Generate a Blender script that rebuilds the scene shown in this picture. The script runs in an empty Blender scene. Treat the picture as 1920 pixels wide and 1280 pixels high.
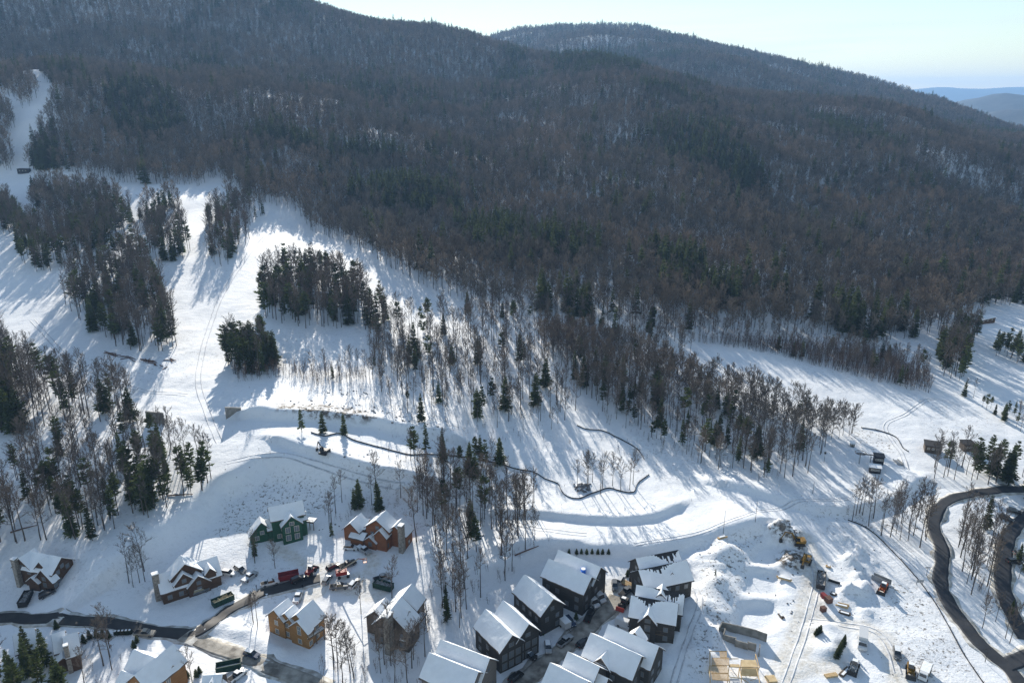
import bpy, bmesh, math, random
import numpy as np
from mathutils import Vector, Matrix
random.seed(7); RNG = np.random.default_rng(11)
SC = bpy.context.scene
COL = SC.collection
R = math.radians

# ------------------------------------------------------------ camera, sky, sun, exposure
W0, H0, F0 = 1920.0, 1280.0, 1400.0          # photograph size and focal length in its pixels
PITCH = R(18.0); CAM_Z = 150.0
cam_d = bpy.data.cameras.new('camera'); cam = bpy.data.objects.new('camera', cam_d); COL.objects.link(cam)
cam_d.sensor_width = 36.0; cam_d.lens = 36.0 * F0 / W0
cam_d.clip_start = 1.0; cam_d.clip_end = 40000.0
cam.location = (0, 0, CAM_Z); cam.rotation_euler = (R(90) - PITCH, 0, 0)
SC.camera = cam

SUN_AZ = R(-13.0)                             # left of straight ahead (+Y)
SUN_EL = R(21.3)
world = bpy.data.worlds.new('World'); SC.world = world; world.use_nodes = True
wn, wl = world.node_tree.nodes, world.node_tree.links
wn.clear()
w_out = wn.new('ShaderNodeOutputWorld'); w_bg = wn.new('ShaderNodeBackground'); sky = wn.new('ShaderNodeTexSky')
sky.sky_type = 'NISHITA'; sky.sun_disc = False; sky.sun_elevation = SUN_EL; sky.sun_rotation = SUN_AZ
sky.altitude = 500; sky.air_density = 1.3; sky.dust_density = 0.0; sky.ozone_density = 1.5
w_bg.inputs['Strength'].default_value = 0.086
# thin cirrus streaks low over the horizon: noise stretched along the horizon, on the sky direction itself
tc = wn.new('ShaderNodeTexCoord'); mp = wn.new('ShaderNodeMapping'); mp.inputs['Scale'].default_value = (2.2, 2.2, 34.0)
nz = wn.new('ShaderNodeTexNoise'); nz.inputs['Scale'].default_value = 1.0; nz.inputs['Detail'].default_value = 4.0
rp = wn.new('ShaderNodeMapRange'); rp.inputs['From Min'].default_value = 0.50; rp.inputs['From Max'].default_value = 0.72; rp.inputs['To Max'].default_value = 0.75
mx = wn.new('ShaderNodeMixRGB'); mx.blend_type = 'MIX'; mx.inputs['Color2'].default_value = (6.5, 7.0, 7.2, 1)
wl.new(tc.outputs['Generated'], mp.inputs['Vector']); wl.new(mp.outputs['Vector'], nz.inputs['Vector'])
wl.new(nz.outputs['Fac'], rp.inputs['Value']); wl.new(rp.outputs['Result'], mx.inputs['Fac'])
wl.new(sky.outputs['Color'], mx.inputs['Color1']); wl.new(mx.outputs['Color'], w_bg.inputs['Color'])
wl.new(w_bg.outputs['Background'], w_out.inputs['Surface'])

sun_d = bpy.data.lights.new('sun', 'SUN'); sun = bpy.data.objects.new('sun', sun_d); COL.objects.link(sun)
sun_d.energy = 5.0; sun_d.angle = R(0.53); sun_d.color = (1.0, 0.93, 0.82)
sdir = Vector((math.sin(SUN_AZ) * math.cos(SUN_EL), math.cos(SUN_AZ) * math.cos(SUN_EL), math.sin(SUN_EL)))
sun.rotation_euler = sdir.to_track_quat('Z', 'Y').to_euler()
sun.location = (0, 0, 900)

SC.view_settings.view_transform = 'Standard'; SC.view_settings.look = 'None'
SC.view_settings.gamma = 1.0; SC.view_settings.use_curve_mapping = False
SC.view_settings.exposure = 0.76
SC.render.engine = 'CYCLES'
cy = SC.cycles
cy.use_denoising = True; cy.denoiser = 'OPENIMAGEDENOISE'; cy.denoising_prefilter = 'NONE'
cy.max_bounces = 5; cy.diffuse_bounces = 3; cy.glossy_bounces = 2; cy.transmission_bounces = 2
cy.volume_bounces = 0; cy.transparent_max_bounces = 4; cy.caustics_reflective = False; cy.caustics_refractive = False

# ------------------------------------------------------------ tags, meshes, materials
def tag(o, label=None, cat=None, group=None, kind=None):
    if label: o['label'] = label
    if cat: o['category'] = cat
    if group: o['group'] = group
    if kind: o['kind'] = kind
    return o
def link(o, parent=None):
    COL.objects.link(o)
    if parent is not None: o.parent = parent
    return o
def empty(name, loc=(0, 0, 0), rz=0.0):
    o = bpy.data.objects.new(name, None); o.empty_display_size = 0.5
    COL.objects.link(o); o.location = loc; o.rotation_euler = (0, 0, rz)
    return o
def mesh_from(name, v, f, mats, mi=None, smooth=False):
    me = bpy.data.meshes.new(name); me.from_pydata([tuple(p) for p in v], [], [tuple(q) for q in f])
    for m in (mats if isinstance(mats, (list, tuple)) else [mats]): me.materials.append(m)
    if mi is not None: me.polygons.foreach_set('material_index', mi)
    if smooth: me.polygons.foreach_set('use_smooth', [True] * len(me.polygons))
    me.update(); return me
class MB:
    """collects simple shapes and links them as one mesh object"""
    def __init__(s): s.v = []; s.f = []
    def box(s, x0, x1, y0, y1, z0, z1):
        b = len(s.v)
        s.v += [(x0,y0,z0),(x1,y0,z0),(x1,y1,z0),(x0,y1,z0),(x0,y0,z1),(x1,y0,z1),(x1,y1,z1),(x0,y1,z1)]
        s.f += [tuple(b+i for i in q) for q in ((0,3,2,1),(4,5,6,7),(0,1,5,4),(1,2,6,5),(2,3,7,6),(3,0,4,7))]
        return s
    def hexa(s, p):                               # 8 points: bottom ring then top ring
        b = len(s.v); s.v += [tuple(q) for q in p]
        s.f += [tuple(b+i for i in q) for q in ((0,3,2,1),(4,5,6,7),(0,1,5,4),(1,2,6,5),(2,3,7,6),(3,0,4,7))]
        return s
    def prism(s, prof, x0, x1):                   # profile in (y, z), extruded along x
        b = len(s.v); n = len(prof)
        s.v += [(x0, y, z) for y, z in prof] + [(x1, y, z) for y, z in prof]
        s.f += [tuple(b+n-1-i for i in range(n)), tuple(b+n+i for i in range(n))]
        s.f += [(b+i, b+(i+1) % n, b+n+(i+1) % n, b+n+i) for i in range(n)]
        return s
    def tube(s, pts, rads, n=6, cap=True):
        b0 = len(s.v); k = len(pts)
        for i, p in enumerate(pts):
            p = Vector(p); a = Vector(pts[max(i-1, 0)]); c = Vector(pts[min(i+1, k-1)])
            d = (c - a).normalized() if (c - a).length > 1e-9 else Vector((0,0,1))
            u = d.cross(Vector((0,0,1)) if abs(d.z) < .9 else Vector((1,0,0))).normalized(); w = d.cross(u)
            r = rads[i] if hasattr(rads, '__len__') else rads
            for j in range(n):
                t = 2*math.pi*j/n; s.v.append(tuple(p + u*(r*math.cos(t)) + w*(r*math.sin(t))))
        for i in range(k-1):
            for j in range(n):
                a = b0+i*n+j; c = b0+i*n+(j+1) % n
                s.f.append((a, c, c+n, a+n))
        if cap:
            s.f.append(tuple(b0+n-1-j for j in range(n))); s.f.append(tuple(b0+(k-1)*n+j for j in range(n)))
        return s
    def cyl(s, p, q, r, n=10): return s.tube([p, q], [r, r], n)
    def mesh(s, name, mat, smooth=False): return mesh_from(name, s.v, s.f, mat, smooth=smooth)
    def build(s, name, mat, parent=None, smooth=False):
        return link(bpy.data.objects.new(name, s.mesh(name, mat, smooth)), parent)
def obj(name, me, parent=None): return link(bpy.data.objects.new(name, me), parent)
def copy_tree(o, parent=None):
    c = o.copy(); COL.objects.link(c); c.parent = parent
    for ch in [q for q in o.children]: copy_tree(ch, c)
    return c

MATS = {}
def mat(name, col, rough=0.8, metal=0.0, var=0.0, scale=1.0, col2=None, bump=0.0, bscale=None, spec=0.3, objvar=0.0, coat=0.0, stretch=None, emit=None):
    """plain procedural material: noise between two colours, per-object variation, bump"""
    if name in MATS: return MATS[name]
    m = bpy.data.materials.new(name); m.use_nodes = True; MATS[name] = m
    n, l = m.node_tree.nodes, m.node_tree.links; b = n['Principled BSDF']
    b.inputs['Roughness'].default_value = rough; b.inputs['Metallic'].default_value = metal
    b.inputs['Specular IOR Level'].default_value = spec
    if coat: b.inputs['Coat Weight'].default_value = coat; b.inputs['Coat Roughness'].default_value = 0.08
    c1 = (*col, 1); c2 = (*(col2 if col2 else tuple(min(1, c*(1+var)) for c in col)), 1)
    if not col2 and var: c1 = (*tuple(c*(1-var) for c in col), 1)
    last = None
    if var or col2:
        t = n.new('ShaderNodeTexCoord'); src = t.outputs['Object']
        if stretch:
            mpn = n.new('ShaderNodeMapping'); mpn.inputs['Scale'].default_value = stretch
            l.new(src, mpn.inputs['Vector']); src = mpn.outputs['Vector']
        z = n.new('ShaderNodeTexNoise'); z.inputs['Scale'].default_value = scale; z.inputs['Detail'].default_value = 5
        l.new(src, z.inputs['Vector'])
        r = n.new('ShaderNodeMapRange'); r.inputs['From Min'].default_value = .35; r.inputs['From Max'].default_value = .65
        l.new(z.outputs['Fac'], r.inputs['Value'])
        x = n.new('ShaderNodeMixRGB'); x.inputs['Color1'].default_value = c1; x.inputs['Color2'].default_value = c2
        l.new(r.outputs['Result'], x.inputs['Fac']); last = x.outputs['Color']
    if objvar:
        oi = n.new('ShaderNodeObjectInfo'); r2 = n.new('ShaderNodeMapRange')
        r2.inputs['To Min'].default_value = 1-objvar; r2.inputs['To Max'].default_value = 1+objvar
        l.new(oi.outputs['Random'], r2.inputs['Value'])
        y = n.new('ShaderNodeMixRGB'); y.blend_type = 'MULTIPLY'; y.inputs['Fac'].default_value = 1
        if last: l.new(last, y.inputs['Color1'])
        else: y.inputs['Color1'].default_value = c1
        l.new(r2.outputs['Result'], y.inputs['Color2']); last = y.outputs['Color']
    if last: l.new(last, b.inputs['Base Color'])
    else: b.inputs['Base Color'].default_value = c1
    if bump:
        t = n.new('ShaderNodeTexCoord'); z = n.new('ShaderNodeTexNoise'); z.inputs['Scale'].default_value = bscale or scale; z.inputs['Detail'].default_value = 6
        l.new(t.outputs['Object'], z.inputs['Vector'])
        bp = n.new('ShaderNodeBump'); bp.inputs['Strength'].default_value = bump; bp.inputs['Distance'].default_value = 0.3
        l.new(z.outputs['Fac'], bp.inputs['Height']); l.new(bp.outputs['Normal'], b.inputs['Normal'])
    return m
# ------------------------------------------------------------ terrain: one height field
CP, SP = math.cos(PITCH), math.sin(PITCH)
def ray(px, py):
    a = (np.asarray(px, float) - W0/2) / F0; b = (H0/2 - np.asarray(py, float)) / F0
    return a, CP + b*SP, -SP + b*CP                     # world direction (x right, y ahead, z up)
def at_y(px, py, Y):
    a, dy, dz = ray(px, py); t = Y/dy
    return a*t, Y, CAM_Z + dz*t
def project(x, y, z):
    dz = z - CAM_Z; c = y*CP - dz*SP; u = y*SP + dz*CP
    return W0/2 + F0*x/c, H0/2 - F0*u/c, c
# ground points read off the photograph with an estimate of how far away they lie
CTRL = [
 (0,1280,160),(480,1280,161),(960,1280,163),(1440,1280,163),(1900,1280,166),
 (0,1100,200),(480,1100,202),(960,1100,204),(1440,1100,203),(1900,1100,206),
 (0,950,238),(480,950,242),(960,950,246),(1440,1000,229),(1900,920,262),
 (0,800,290),(480,800,290),(960,800,301),(1440,850,286),(1640,870,281),(1900,790,320),
 (0,700,345),(390,700,342),(960,700,352),(1250,640,405),(1500,680,380),(1700,740,345),(1900,640,440),
 (0,600,415),(390,600,412),(700,600,418),(960,600,424),(1900,590,505),
 (0,450,575),(390,450,555),(700,480,545),(960,450,605),(1440,560,480),(1440,450,640),(1900,500,670),
 (0,330,800),(390,330,750),(700,350,805),(960,350,800),(1440,350,850),(1900,400,860),
 (70,170,1010),(390,200,1000),(700,230,1050),(960,250,1100),(1440,250,1100),(1900,320,1080),
 (0,60,1450),(390,80,1420),(700,130,1450),(960,150,1500),(1200,150,1330),
 (560,2,2000),(700,48,1980),(800,52,1950),(900,72,1920),(1000,98,1750),(1110,112,1600),(1190,118,1500),(1300,150,1450),(1440,178,1440),(1600,199,1420),(1750,228,1500),(1900,262,1500),
 (300,-70,2050),(0,-130,2050),(-300,-160,2000),(-300,200,1000),(-300,450,590),(-300,800,292),(-300,1280,160),
 (2250,1280,168),(2250,900,275),(2250,640,450),(2250,420,860),(2250,300,1450)]
pts = [at_y(*c) for c in CTRL]
pts = [(x, y, z - (15 if 1400 < y < 2100 and py < 270 else 0)) for (x, y, z), (_, py, _2) in zip(pts, CTRL)]   # the wood on the crest makes up the rest
# the far side of the near mountain falls away again
for (px, py, Y, k, drop) in [(560,2,2000,1.35,190),(900,72,1920,1.35,170),(1110,112,1600,1.4,150),(1300,150,1450,1.4,130),(1440,178,1440,1.35,90),(1600,199,1420,1.35,60),(1900,262,1500,1.4,30),(0,-130,2050,1.35,200),(-300,-160,2000,1.35,200),(2250,300,1450,1.4,20)]:
    x, y, z = at_y(px, py, Y); pts.append((x*k, y*k, z-drop-15))
P = np.array(pts)
def warp(x, y):
    yy = np.clip(y, 120, 3200); u = np.clip(x/(yy+60), -1.1, 1.1)
    return u*1.6, np.log(yy+60)*1.0
cu, cv = warp(P[:, 0], P[:, 1])
def tps(r2): return 0.5*r2*np.log(np.maximum(r2, 1e-12))
n = len(P); K = tps((cu[:, None]-cu)**2 + (cv[:, None]-cv)**2) + np.eye(n)*2e-4
A = np.zeros((n+3, n+3)); A[:n, :n] = K; A[:n, n] = 1; A[:n, n+1] = cu; A[:n, n+2] = cv; A[n:, :n] = A[:n, n:].T
rhs = np.zeros(n+3); rhs[:n] = P[:, 2]
TW = np.linalg.solve(A, rhs)
def base_h(x, y):
    u, v = warp(x, y); out = TW[n] + TW[n+1]*u + TW[n+2]*v
    for i in range(n): out = out + TW[i]*tps((u-cu[i])**2 + (v-cv[i])**2)
    return out
_perm = np.random.default_rng(5).random((256, 256))
def vnoise(x, y):
    xi = np.floor(x).astype(int); yi = np.floor(y).astype(int); fx = x-xi; fy = y-yi
    fx = fx*fx*(3-2*fx); fy = fy*fy*(3-2*fy); g = lambda i, j: _perm[i & 255, j & 255]
    return (g(xi,yi)*(1-fx)+g(xi+1,yi)*fx)*(1-fy) + (g(xi,yi+1)*(1-fx)+g(xi+1,yi+1)*fx)*fy - .5
def fbm(x, y, o=4):
    s = 0; a = 1.0
    for k in range(o): s = s + a*vnoise(x*2**k+17*k, y*2**k+31*k); a *= .5
    return s
def ridge(x, y, sil, front, back, rough):
    """a far range: crest through silhouette points (px, py, Y), falling off before and behind"""
    q = np.array([at_y(*s) for s in sil]); q = q[np.argsort(q[:, 0])]
    yc = np.interp(x, q[:, 0], q[:, 1]); zc = np.interp(x, q[:, 0], q[:, 2])
    d = y - yc
    return zc - np.where(d < 0, -d*front, d*back) + rough*fbm(x/300+9, y/300, 3)*np.clip(np.abs(d)/200, .1, 1)
SIL2 = [(700,110,3300),(830,95,3300),(915,70,3250),(980,52,3250),(1050,43,3250),(1120,42,3250),(1190,46,3200),(1260,60,3100),(1330,80,3000),(1400,98,2950),(1500,118,2850),(1600,137,2750),(1680,158,2650),(1720,170,2600),(1740,178,2550),(1800,203,2400),(1860,222,2250),(1920,241,2150),(2100,285,2000),(2400,330,1900)]
SIL3 = [(a, b, 5600) for a, b in ((1500,250),(1640,230),(1760,212),(1790,200),(1815,188),(1850,181),(1885,171),(1915,177),(1960,187),(2050,180),(2200,192),(2500,188))]
SIL4 = [(a, b, 14500) for a, b in ((-2500,172),(0,168),(900,165),(1600,170),(1690,167),(1730,165),(1775,160),(1820,166),(1870,164),(1925,160),(2100,166),(2600,162))]
SIL5 = [(1500,250,4300),(1790,235,4300),(1850,222,4300),(1890,204,4300),(1930,203,4300),(2050,210,4300),(2300,225,4300)]
def far_h(x, y):
    z = ridge(x, y, SIL2, .17, .22, 40) - 20
    for s, f in ((SIL3, .12), (SIL4, .1), (SIL5, .13)): z = np.maximum(z, ridge(x, y, s, f, .12, 20))
    return z
MODS = []                                                # local earthworks, each f(x, y) -> dz
def height0(x, y):
    x = np.asarray(x, float); y = np.asarray(y, float)
    z = base_h(x, y)
    amp = np.clip((y-150)/900, 0, 1)
    rel = np.clip((y-480)/350, 0, 1)*(1-.75*sst((y-1200)/600))
    z = z + rel*(38*(.3-np.abs(fbm((x+.35*y)/330+2.3, y/640+5, 3)))+18*fbm(x/130, y/150, 3)) + fbm(x/24, y/24, 3)*.9*np.clip((y-120)/60, 0.2, 1) + .28*fbm(x/5.5, y/5.5, 2)
    return np.maximum(z, far_h(x, y)-0*y) if np.any(y > 1300) else z
def height(x, y):
    z = height0(x, y)
    for m in MODS: z = z + m(np.asarray(x, float), np.asarray(y, float))
    return z
def unproj(px, py, zoff=0.0, fn=None):
    """where the line of sight of a pixel of the photograph meets the ground (raised by zoff)"""
    fn = fn or height
    a, dy, dz = ray(px, py)
    ts = 120*np.power(40, np.linspace(0, 1, 900))
    x = a*ts; y = dy*ts; z = CAM_Z + dz*ts
    g = z - (fn(x, y) + zoff)
    i = int(np.argmax(g < 0)) if np.any(g < 0) else len(ts)-1
    lo, hi = ts[max(i-1, 0)], ts[i]
    tt = np.linspace(lo, hi, 60); gg = CAM_Z + dz*tt - (fn(a*tt, dy*tt) + zoff)
    j = int(np.argmax(gg < 0)) if np.any(gg < 0) else 59
    t = tt[j]
    return float(a*t), float(dy*t), float(CAM_Z + dz*t - zoff)
def poly_w(pix): return np.array([unproj(px, py)[:2] for px, py in pix])
def seg_dist(x, y, pl):
    """signed distance to an open polyline (positive on its left), and distance past its ends"""
    best = np.full(np.shape(x), 1e9); sgn = np.ones(np.shape(x)); past = np.zeros(np.shape(x)); along = np.zeros(np.shape(x))
    tot = 0
    for i in range(len(pl)-1):
        ax, ay = pl[i]; bx, by = pl[i+1]; dx, dy = bx-ax, by-ay; L2 = dx*dx+dy*dy; L = math.sqrt(L2)
        t = ((x-ax)*dx+(y-ay)*dy)/L2; tc_ = np.clip(t, 0, 1)
        d = np.hypot(x-ax-tc_*dx, y-ay-tc_*dy); s = np.where(dx*(y-ay)-dy*(x-ax) > 0, 1.0, -1.0)
        over = np.zeros_like(d)
        if i == 0: over = np.maximum(over, -t*L)
        if i == len(pl)-2: over = np.maximum(over, (t-1)*L)
        k = d < best; best = np.where(k, d, best); sgn = np.where(k, s, sgn); past = np.where(k, np.maximum(over, 0), past)
        along = np.where(k, tot+tc_*L, along); tot += L
    return best*sgn, past, along
def sst(t): t = np.clip(t, 0, 1); return t*t*(3-2*t)
def near(pl, m):
    lo = pl.min(0)-m; hi = pl.max(0)+m
    return lambda x, y: (x > lo[0]) & (x < hi[0]) & (y > lo[1]) & (y < hi[1])
def local(pl, m, f):
    k = near(pl, m)
    def g(x, y):
        out = np.zeros(np.shape(x)); s = k(x, y)
        if np.any(s): out[s] = f(x[s], y[s])
        return out
    return g
def bank(pix, h, back, width=3.0, end=14.0, rough=.5, lip=.9):
    """a cut bank: ground beyond the line (its left) stands h higher and eases down again over `back`"""
    pl = np.array([unproj(px, py, h*lip)[:2] for px, py in pix])
    def f(x, y):
        s, p, _ = seg_dist(x, y, pl)
        s = s + fbm(x/9, y/9, 3)*rough*2.2
        return h*sst(s/width+.5)*np.exp(-np.maximum(s, 0)/back)*np.exp(-(p/end)**2)
    MODS.append(local(pl, max(back*4, 30), f))
def inside(x, y, pl):
    c = np.zeros(np.shape(x), bool); m = len(pl)
    for i in range(m):
        ax, ay = pl[i]; bx, by = pl[(i+1) % m]
        k = ((ay > y) != (by > y)); c ^= k & (x < (bx-ax)*(y-ay)/(by-ay+1e-12)+ax)
    return c
def pit(pix, depth, width=2.5, rough=.4):
    """a levelled, dug-in pad (negative depth: a raised one)"""
    pl = poly_w(pix); cl = np.vstack([pl, pl[:1]])
    def f(x, y):
        s, _, _ = seg_dist(x, y, cl); d = np.abs(s)*np.where(inside(x, y, pl), 1, -1) + fbm(x/7, y/7, 3)*rough*2
        return -depth*sst(d/width+.5)
    MODS.append(local(pl, 12, f))
def mound(px, py, h, r, lump=.5):
    cx, cy, _ = unproj(px, py); pl = np.array([[cx-r, cy-r], [cx+r, cy+r]])
    def f(x, y):
        d = np.hypot(x-cx, (y-cy))/r
        return h*sst(1-d)*(1+lump*2*fbm(x/3.1+px, y/3.1, 3))
    MODS.append(local(pl, r, f))
def heap(pix, h, r, lump=.6):
    """a long ploughed-up windrow of snow along a line"""
    pl = poly_w(pix)
    def f(x, y):
        s, p, _ = seg_dist(x, y, pl); d = np.abs(s)/r
        return h*sst(1-d)*(1+lump*2*fbm(x/3.0, y/3.0, 3))*np.exp(-(p/2.5)**2)
    MODS.append(local(pl, r+4, f))
# big terraces: the ski hill stands above the village on cut banks (lines run left to right, so the far side is left)
bank([(225,1075),(275,1045),(335,1000),(420,922),(505,880),(560,888),(650,902),(740,922)], 7.0, 55, 11, 14, lip=.35)
bank([(985,1026),(1060,1024),(1150,1026),(1210,1030),(1280,1016),(1360,996),(1430,980)], 3.0, 26, 6, 12)
bank([(940,962),(1010,962),(1080,968),(1160,972),(1230,966),(1265,950)], 1.7, 14, 2.2, 8, .2)
bank([(525,822),(560,835),(640,856),(720,880),(790,897),(850,905)], 2.6, 16, 3, 10, .3)
bank([(470,768),(520,770),(600,774),(690,784),(770,800),(840,812)], 4.2, 30, 5, 14, .8)
bank([(1370,905),(1450,930),(1530,950),(1600,955),(1680,935),(1720,905)], 2.6, 22, 5, 10, .4)
bank([(1600,852),(1660,875),(1700,890),(1730,900)], 1.2, 14, 3, 10, .3)
bank([(860,1085),(930,1060),(1000,1042),(1035,1030)], 2.5, 14, 5, 10)
bank([(1385,1005),(1420,992),(1460,992),(1500,1000)], 1.6, 10, 4, 6)
# building pads dug in along the spoil slope
pit([(1405,1038),(1430,1018),(1465,1018),(1470,1050),(1440,1058),(1408,1054)], 1.2)
pit([(1390,1095),(1400,1065),(1460,1072),(1470,1110),(1440,1116),(1392,1108)], 1.3)
pit([(1375,1165),(1388,1128),(1450,1130),(1462,1165),(1445,1180),(1380,1178)], 1.4)
for a in [(1330,1060,2.2,9),(1345,1100,2.4,8),(1335,1140,2.2,8),(1325,1190,2.0,8),(1315,1235,2.0,8),(1360,1035,2.6,8)]: mound(*a)
heap([(1575,1008),(1595,1020),(1612,1040),(1630,1052)], 1.5, 4.0, .9)
heap([(1588,1052),(1612,1075),(1620,1095),(1608,1112),(1590,1108)], 2.2, 4.2, .9)
heap([(1582,1118),(1605,1130),(1625,1145),(1630,1158)], 1.5, 4.0, .9)
heap([(1545,1180),(1560,1200),(1552,1222)], 1.8, 6.5, .25)
heap([(1490,1020),(1475,1008),(1455,995)], 2.6, 5.0, .4)
for a in [(1450,995,2.2,5),(1475,1000,3.0,5),(1490,1045,1.2,6),(1478,1055,1.0,5),(1092,916,1.8,3.5),(1655,1120,.8,4),(1560,1130,1.2,4)]: mound(*a)
heap([(385,1180),(420,1172),(470,1190),(520,1225)], 1.2, 5.0, .3)
heap([(430,1150),(460,1130),(500,1120)], 1.0, 4.0, .4)
heap([(1250,1260),(1270,1200),(1290,1150),(1300,1110)], 1.0, 6.0, .3)
# ------------------------------------------------------------ ground sheet
def grow(start, step, ratio, end, sgn=1):
    out = []; p = start
    while (p < end if sgn > 0 else p > end): step *= ratio; p += sgn*step; out.append(p)
    return out
gx = sorted(grow(-235, 1.6, 1.055, -15000, -1)) + list(np.arange(-235, 275, 1.6)) + grow(275, 1.6, 1.055, 15000)
gy = sorted(grow(128, 2.0, 1.25, -900, -1)) + list(np.arange(128, 330, 1.2)) + grow(330, 1.2, 1.03, 17500)
gx = np.array(gx); gy = np.array(gy)
GXX, GYY = np.meshgrid(gx, gy)
GZ = height(GXX, GYY)
def hz(x, y):
    """height of the ground sheet (bilinear)"""
    x = np.asarray(x, float); y = np.asarray(y, float)
    i = np.clip(np.searchsorted(gx, x)-1, 0, len(gx)-2); j = np.clip(np.searchsorted(gy, y)-1, 0, len(gy)-2)
    fx = (x-gx[i])/(gx[i+1]-gx[i]); fy = (y-gy[j])/(gy[j+1]-gy[j])
    return (GZ[j,i]*(1-fx)+GZ[j,i+1]*fx)*(1-fy) + (GZ[j+1,i]*(1-fx)+GZ[j+1,i+1]*fx)*fy
def g(px, py, zoff=0.0): return unproj(px, py, zoff, hz)
def gpoly(pix): return np.array([g(px, py)[:2] for px, py in pix])

def mask_poly(pix, soft=2.0):
    pl = gpoly(pix); cl = np.vstack([pl, pl[:1]]); out = np.zeros(GXX.shape); k = near(pl, 15)(GXX, GYY)
    x, y = GXX[k], GYY[k]; s, _, _ = seg_dist(x, y, cl); d = np.abs(s)*np.where(inside(x, y, pl), 1, -1)
    out[k] = sst(d/soft+.5); return out
def mask_line(pix, half, soft=2.0):
    pl = gpoly(pix); out = np.zeros(GXX.shape); k = near(pl, half+soft+4)(GXX, GYY)
    s, _, _ = seg_dist(GXX[k], GYY[k], pl); out[k] = sst((half-np.abs(s))/soft+.5); return out
soil = np.zeros(GXX.shape); slush = np.zeros(GXX.shape); scrub = np.zeros(GXX.shape)
for p in ([(515,755),(560,757),(640,760),(690,771),(705,783),(690,791),(640,784),(570,778),(520,768)],
          [(1438,985),(1470,978),(1495,992),(1512,1018),(1500,1030),(1470,1012),(1445,998)],
          [(1455,1040),(1470,1030),(1505,1035),(1515,1050),(1500,1070),(1470,1066),(1455,1055)],
          ): soil = np.maximum(soil, mask_poly(p))
for p, w in (([(1512,1060),(1530,1085),(1520,1120),(1512,1160),(1500,1200),(1480,1240),(1460,1290)], 4.2),
             ([(1515,1160),(1560,1165),(1620,1175),(1655,1190),(1670,1215),(1680,1250),(1688,1290)], 3.0),
             ([(1470,1262),(1520,1252),(1570,1248)], 3.0),
             ([(1510,1010),(1520,1035),(1535,1075)], 3.0),
             ([(520,1028),(560,1050),(590,1068)], 2.2), ([(690,1038),(700,1055),(690,1075),(660,1085)], 2.6),
             ([(600,1070),(640,1090),(680,1100),(700,1110)], 4.5), ([(590,1075),(610,1095),(580,1120)], 3.0),
             ([(1150,1105),(1160,1118),(1140,1130)], 5.0)):
    slush = np.maximum(slush, mask_line(p, w))
for p in ([(1310,1025),(1400,995),(1440,985),(1420,1010),(1395,1060),(1385,1120),(1360,1180),(1330,1260),(1290,1290),(1300,1200),(1315,1100)],
          [(430,930),(520,885),(620,900),(640,930),(600,960),(480,1000),(400,1010)],
          [(1660,1090),(1720,1100),(1790,1200),(1830,1275),(1720,1275),(1660,1180)],
          [(1600,800),(1660,815),(1690,850),(1640,845),(1590,825)],
          [(1480,955),(1600,960),(1700,980),(1690,1010),(1600,985)],
          [(690,740),(800,770),(860,800),(840,815),(760,800)]): scrub = np.maximum(scrub, mask_poly(p, 5))
wild = np.clip(.75*sst((330-np.abs(GYY-330))/60)*(np.abs(GXX) < 420), 0, 1)*sst(fbm(GXX/40+3, GYY/40, 2)*2+.35); scrub = np.maximum(scrub, wild*.55*(GYY > 195))
nxg, nyg = len(gx), len(gy)
verts = np.stack([GXX.ravel(), GYY.ravel(), GZ.ravel()], 1)
ii = (np.arange(nyg-1)[:, None]*nxg + np.arange(nxg-1)).ravel()
faces = np.stack([ii, ii+1, ii+1+nxg, ii+nxg], 1)
me = bpy.data.meshes.new('snow_ground')
me.vertices.add(len(verts)); me.vertices.foreach_set('co', verts.ravel())
me.loops.add(faces.size); me.loops.foreach_set('vertex_index', faces.ravel())
me.polygons.add(len(faces)); me.polygons.foreach_set('loop_start', np.arange(len(faces))*4)
me.polygons.foreach_set('use_smooth', np.ones(len(faces), bool))
for nm, ar in (('soil', soil), ('slush', slush), ('scrub', scrub)):
    at = me.attributes.new(nm, 'FLOAT', 'POINT'); at.data.foreach_set('value', ar.ravel().astype(np.float32))
me.update(calc_edges=True)
ms = bpy.data.materials.new('snow'); ms.use_nodes = True
N, L = ms.node_tree.nodes, ms.node_tree.links; B = N['Principled BSDF']
B.inputs['Roughness'].default_value = .75; B.inputs['Specular IOR Level'].default_value = .2
geo = N.new('ShaderNodeNewGeometry')
def noise(scale, detail=5, rough=.55):
    z = N.new('ShaderNodeTexNoise'); z.inputs['Scale'].default_value = scale; z.inputs['Detail'].default_value = detail; z.inputs['Roughness'].default_value = rough
    L.new(geo.outputs['Position'], z.inputs['Vector']); return z.outputs['Fac']
def mrange(src, a, b, c=0.0, d=1.0):
    r = N.new('ShaderNodeMapRange'); r.inputs['From Min'].default_value = a; r.inputs['From Max'].default_value = b
    r.inputs['To Min'].default_value = c; r.inputs['To Max'].default_value = d; L.new(src, r.inputs['Value']); return r.outputs['Result']
def math2(op, a, b):
    k = N.new('ShaderNodeMath'); k.operation = op
    for i, s in enumerate((a, b)):
        if isinstance(s, float): k.inputs[i].default_value = s
        else: L.new(s, k.inputs[i])
    return k.outputs[0]
def mixc(fac, a, b):
    k = N.new('ShaderNodeMixRGB'); L.new(fac, k.inputs['Fac'])
    for nm, s in (('Color1', a), ('Color2', b)):
        if isinstance(s, tuple): k.inputs[nm].default_value = (*s, 1)
        else: L.new(s, k.inputs[nm])
    return k.outputs['Color']
def attr(nm):
    a = N.new('ShaderNodeAttribute'); a.attribute_name = nm; return a.outputs['Fac']
c = mixc(mrange(noise(.05), .35, .65), (.80, .82, .85), (.86, .87, .88))
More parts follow.
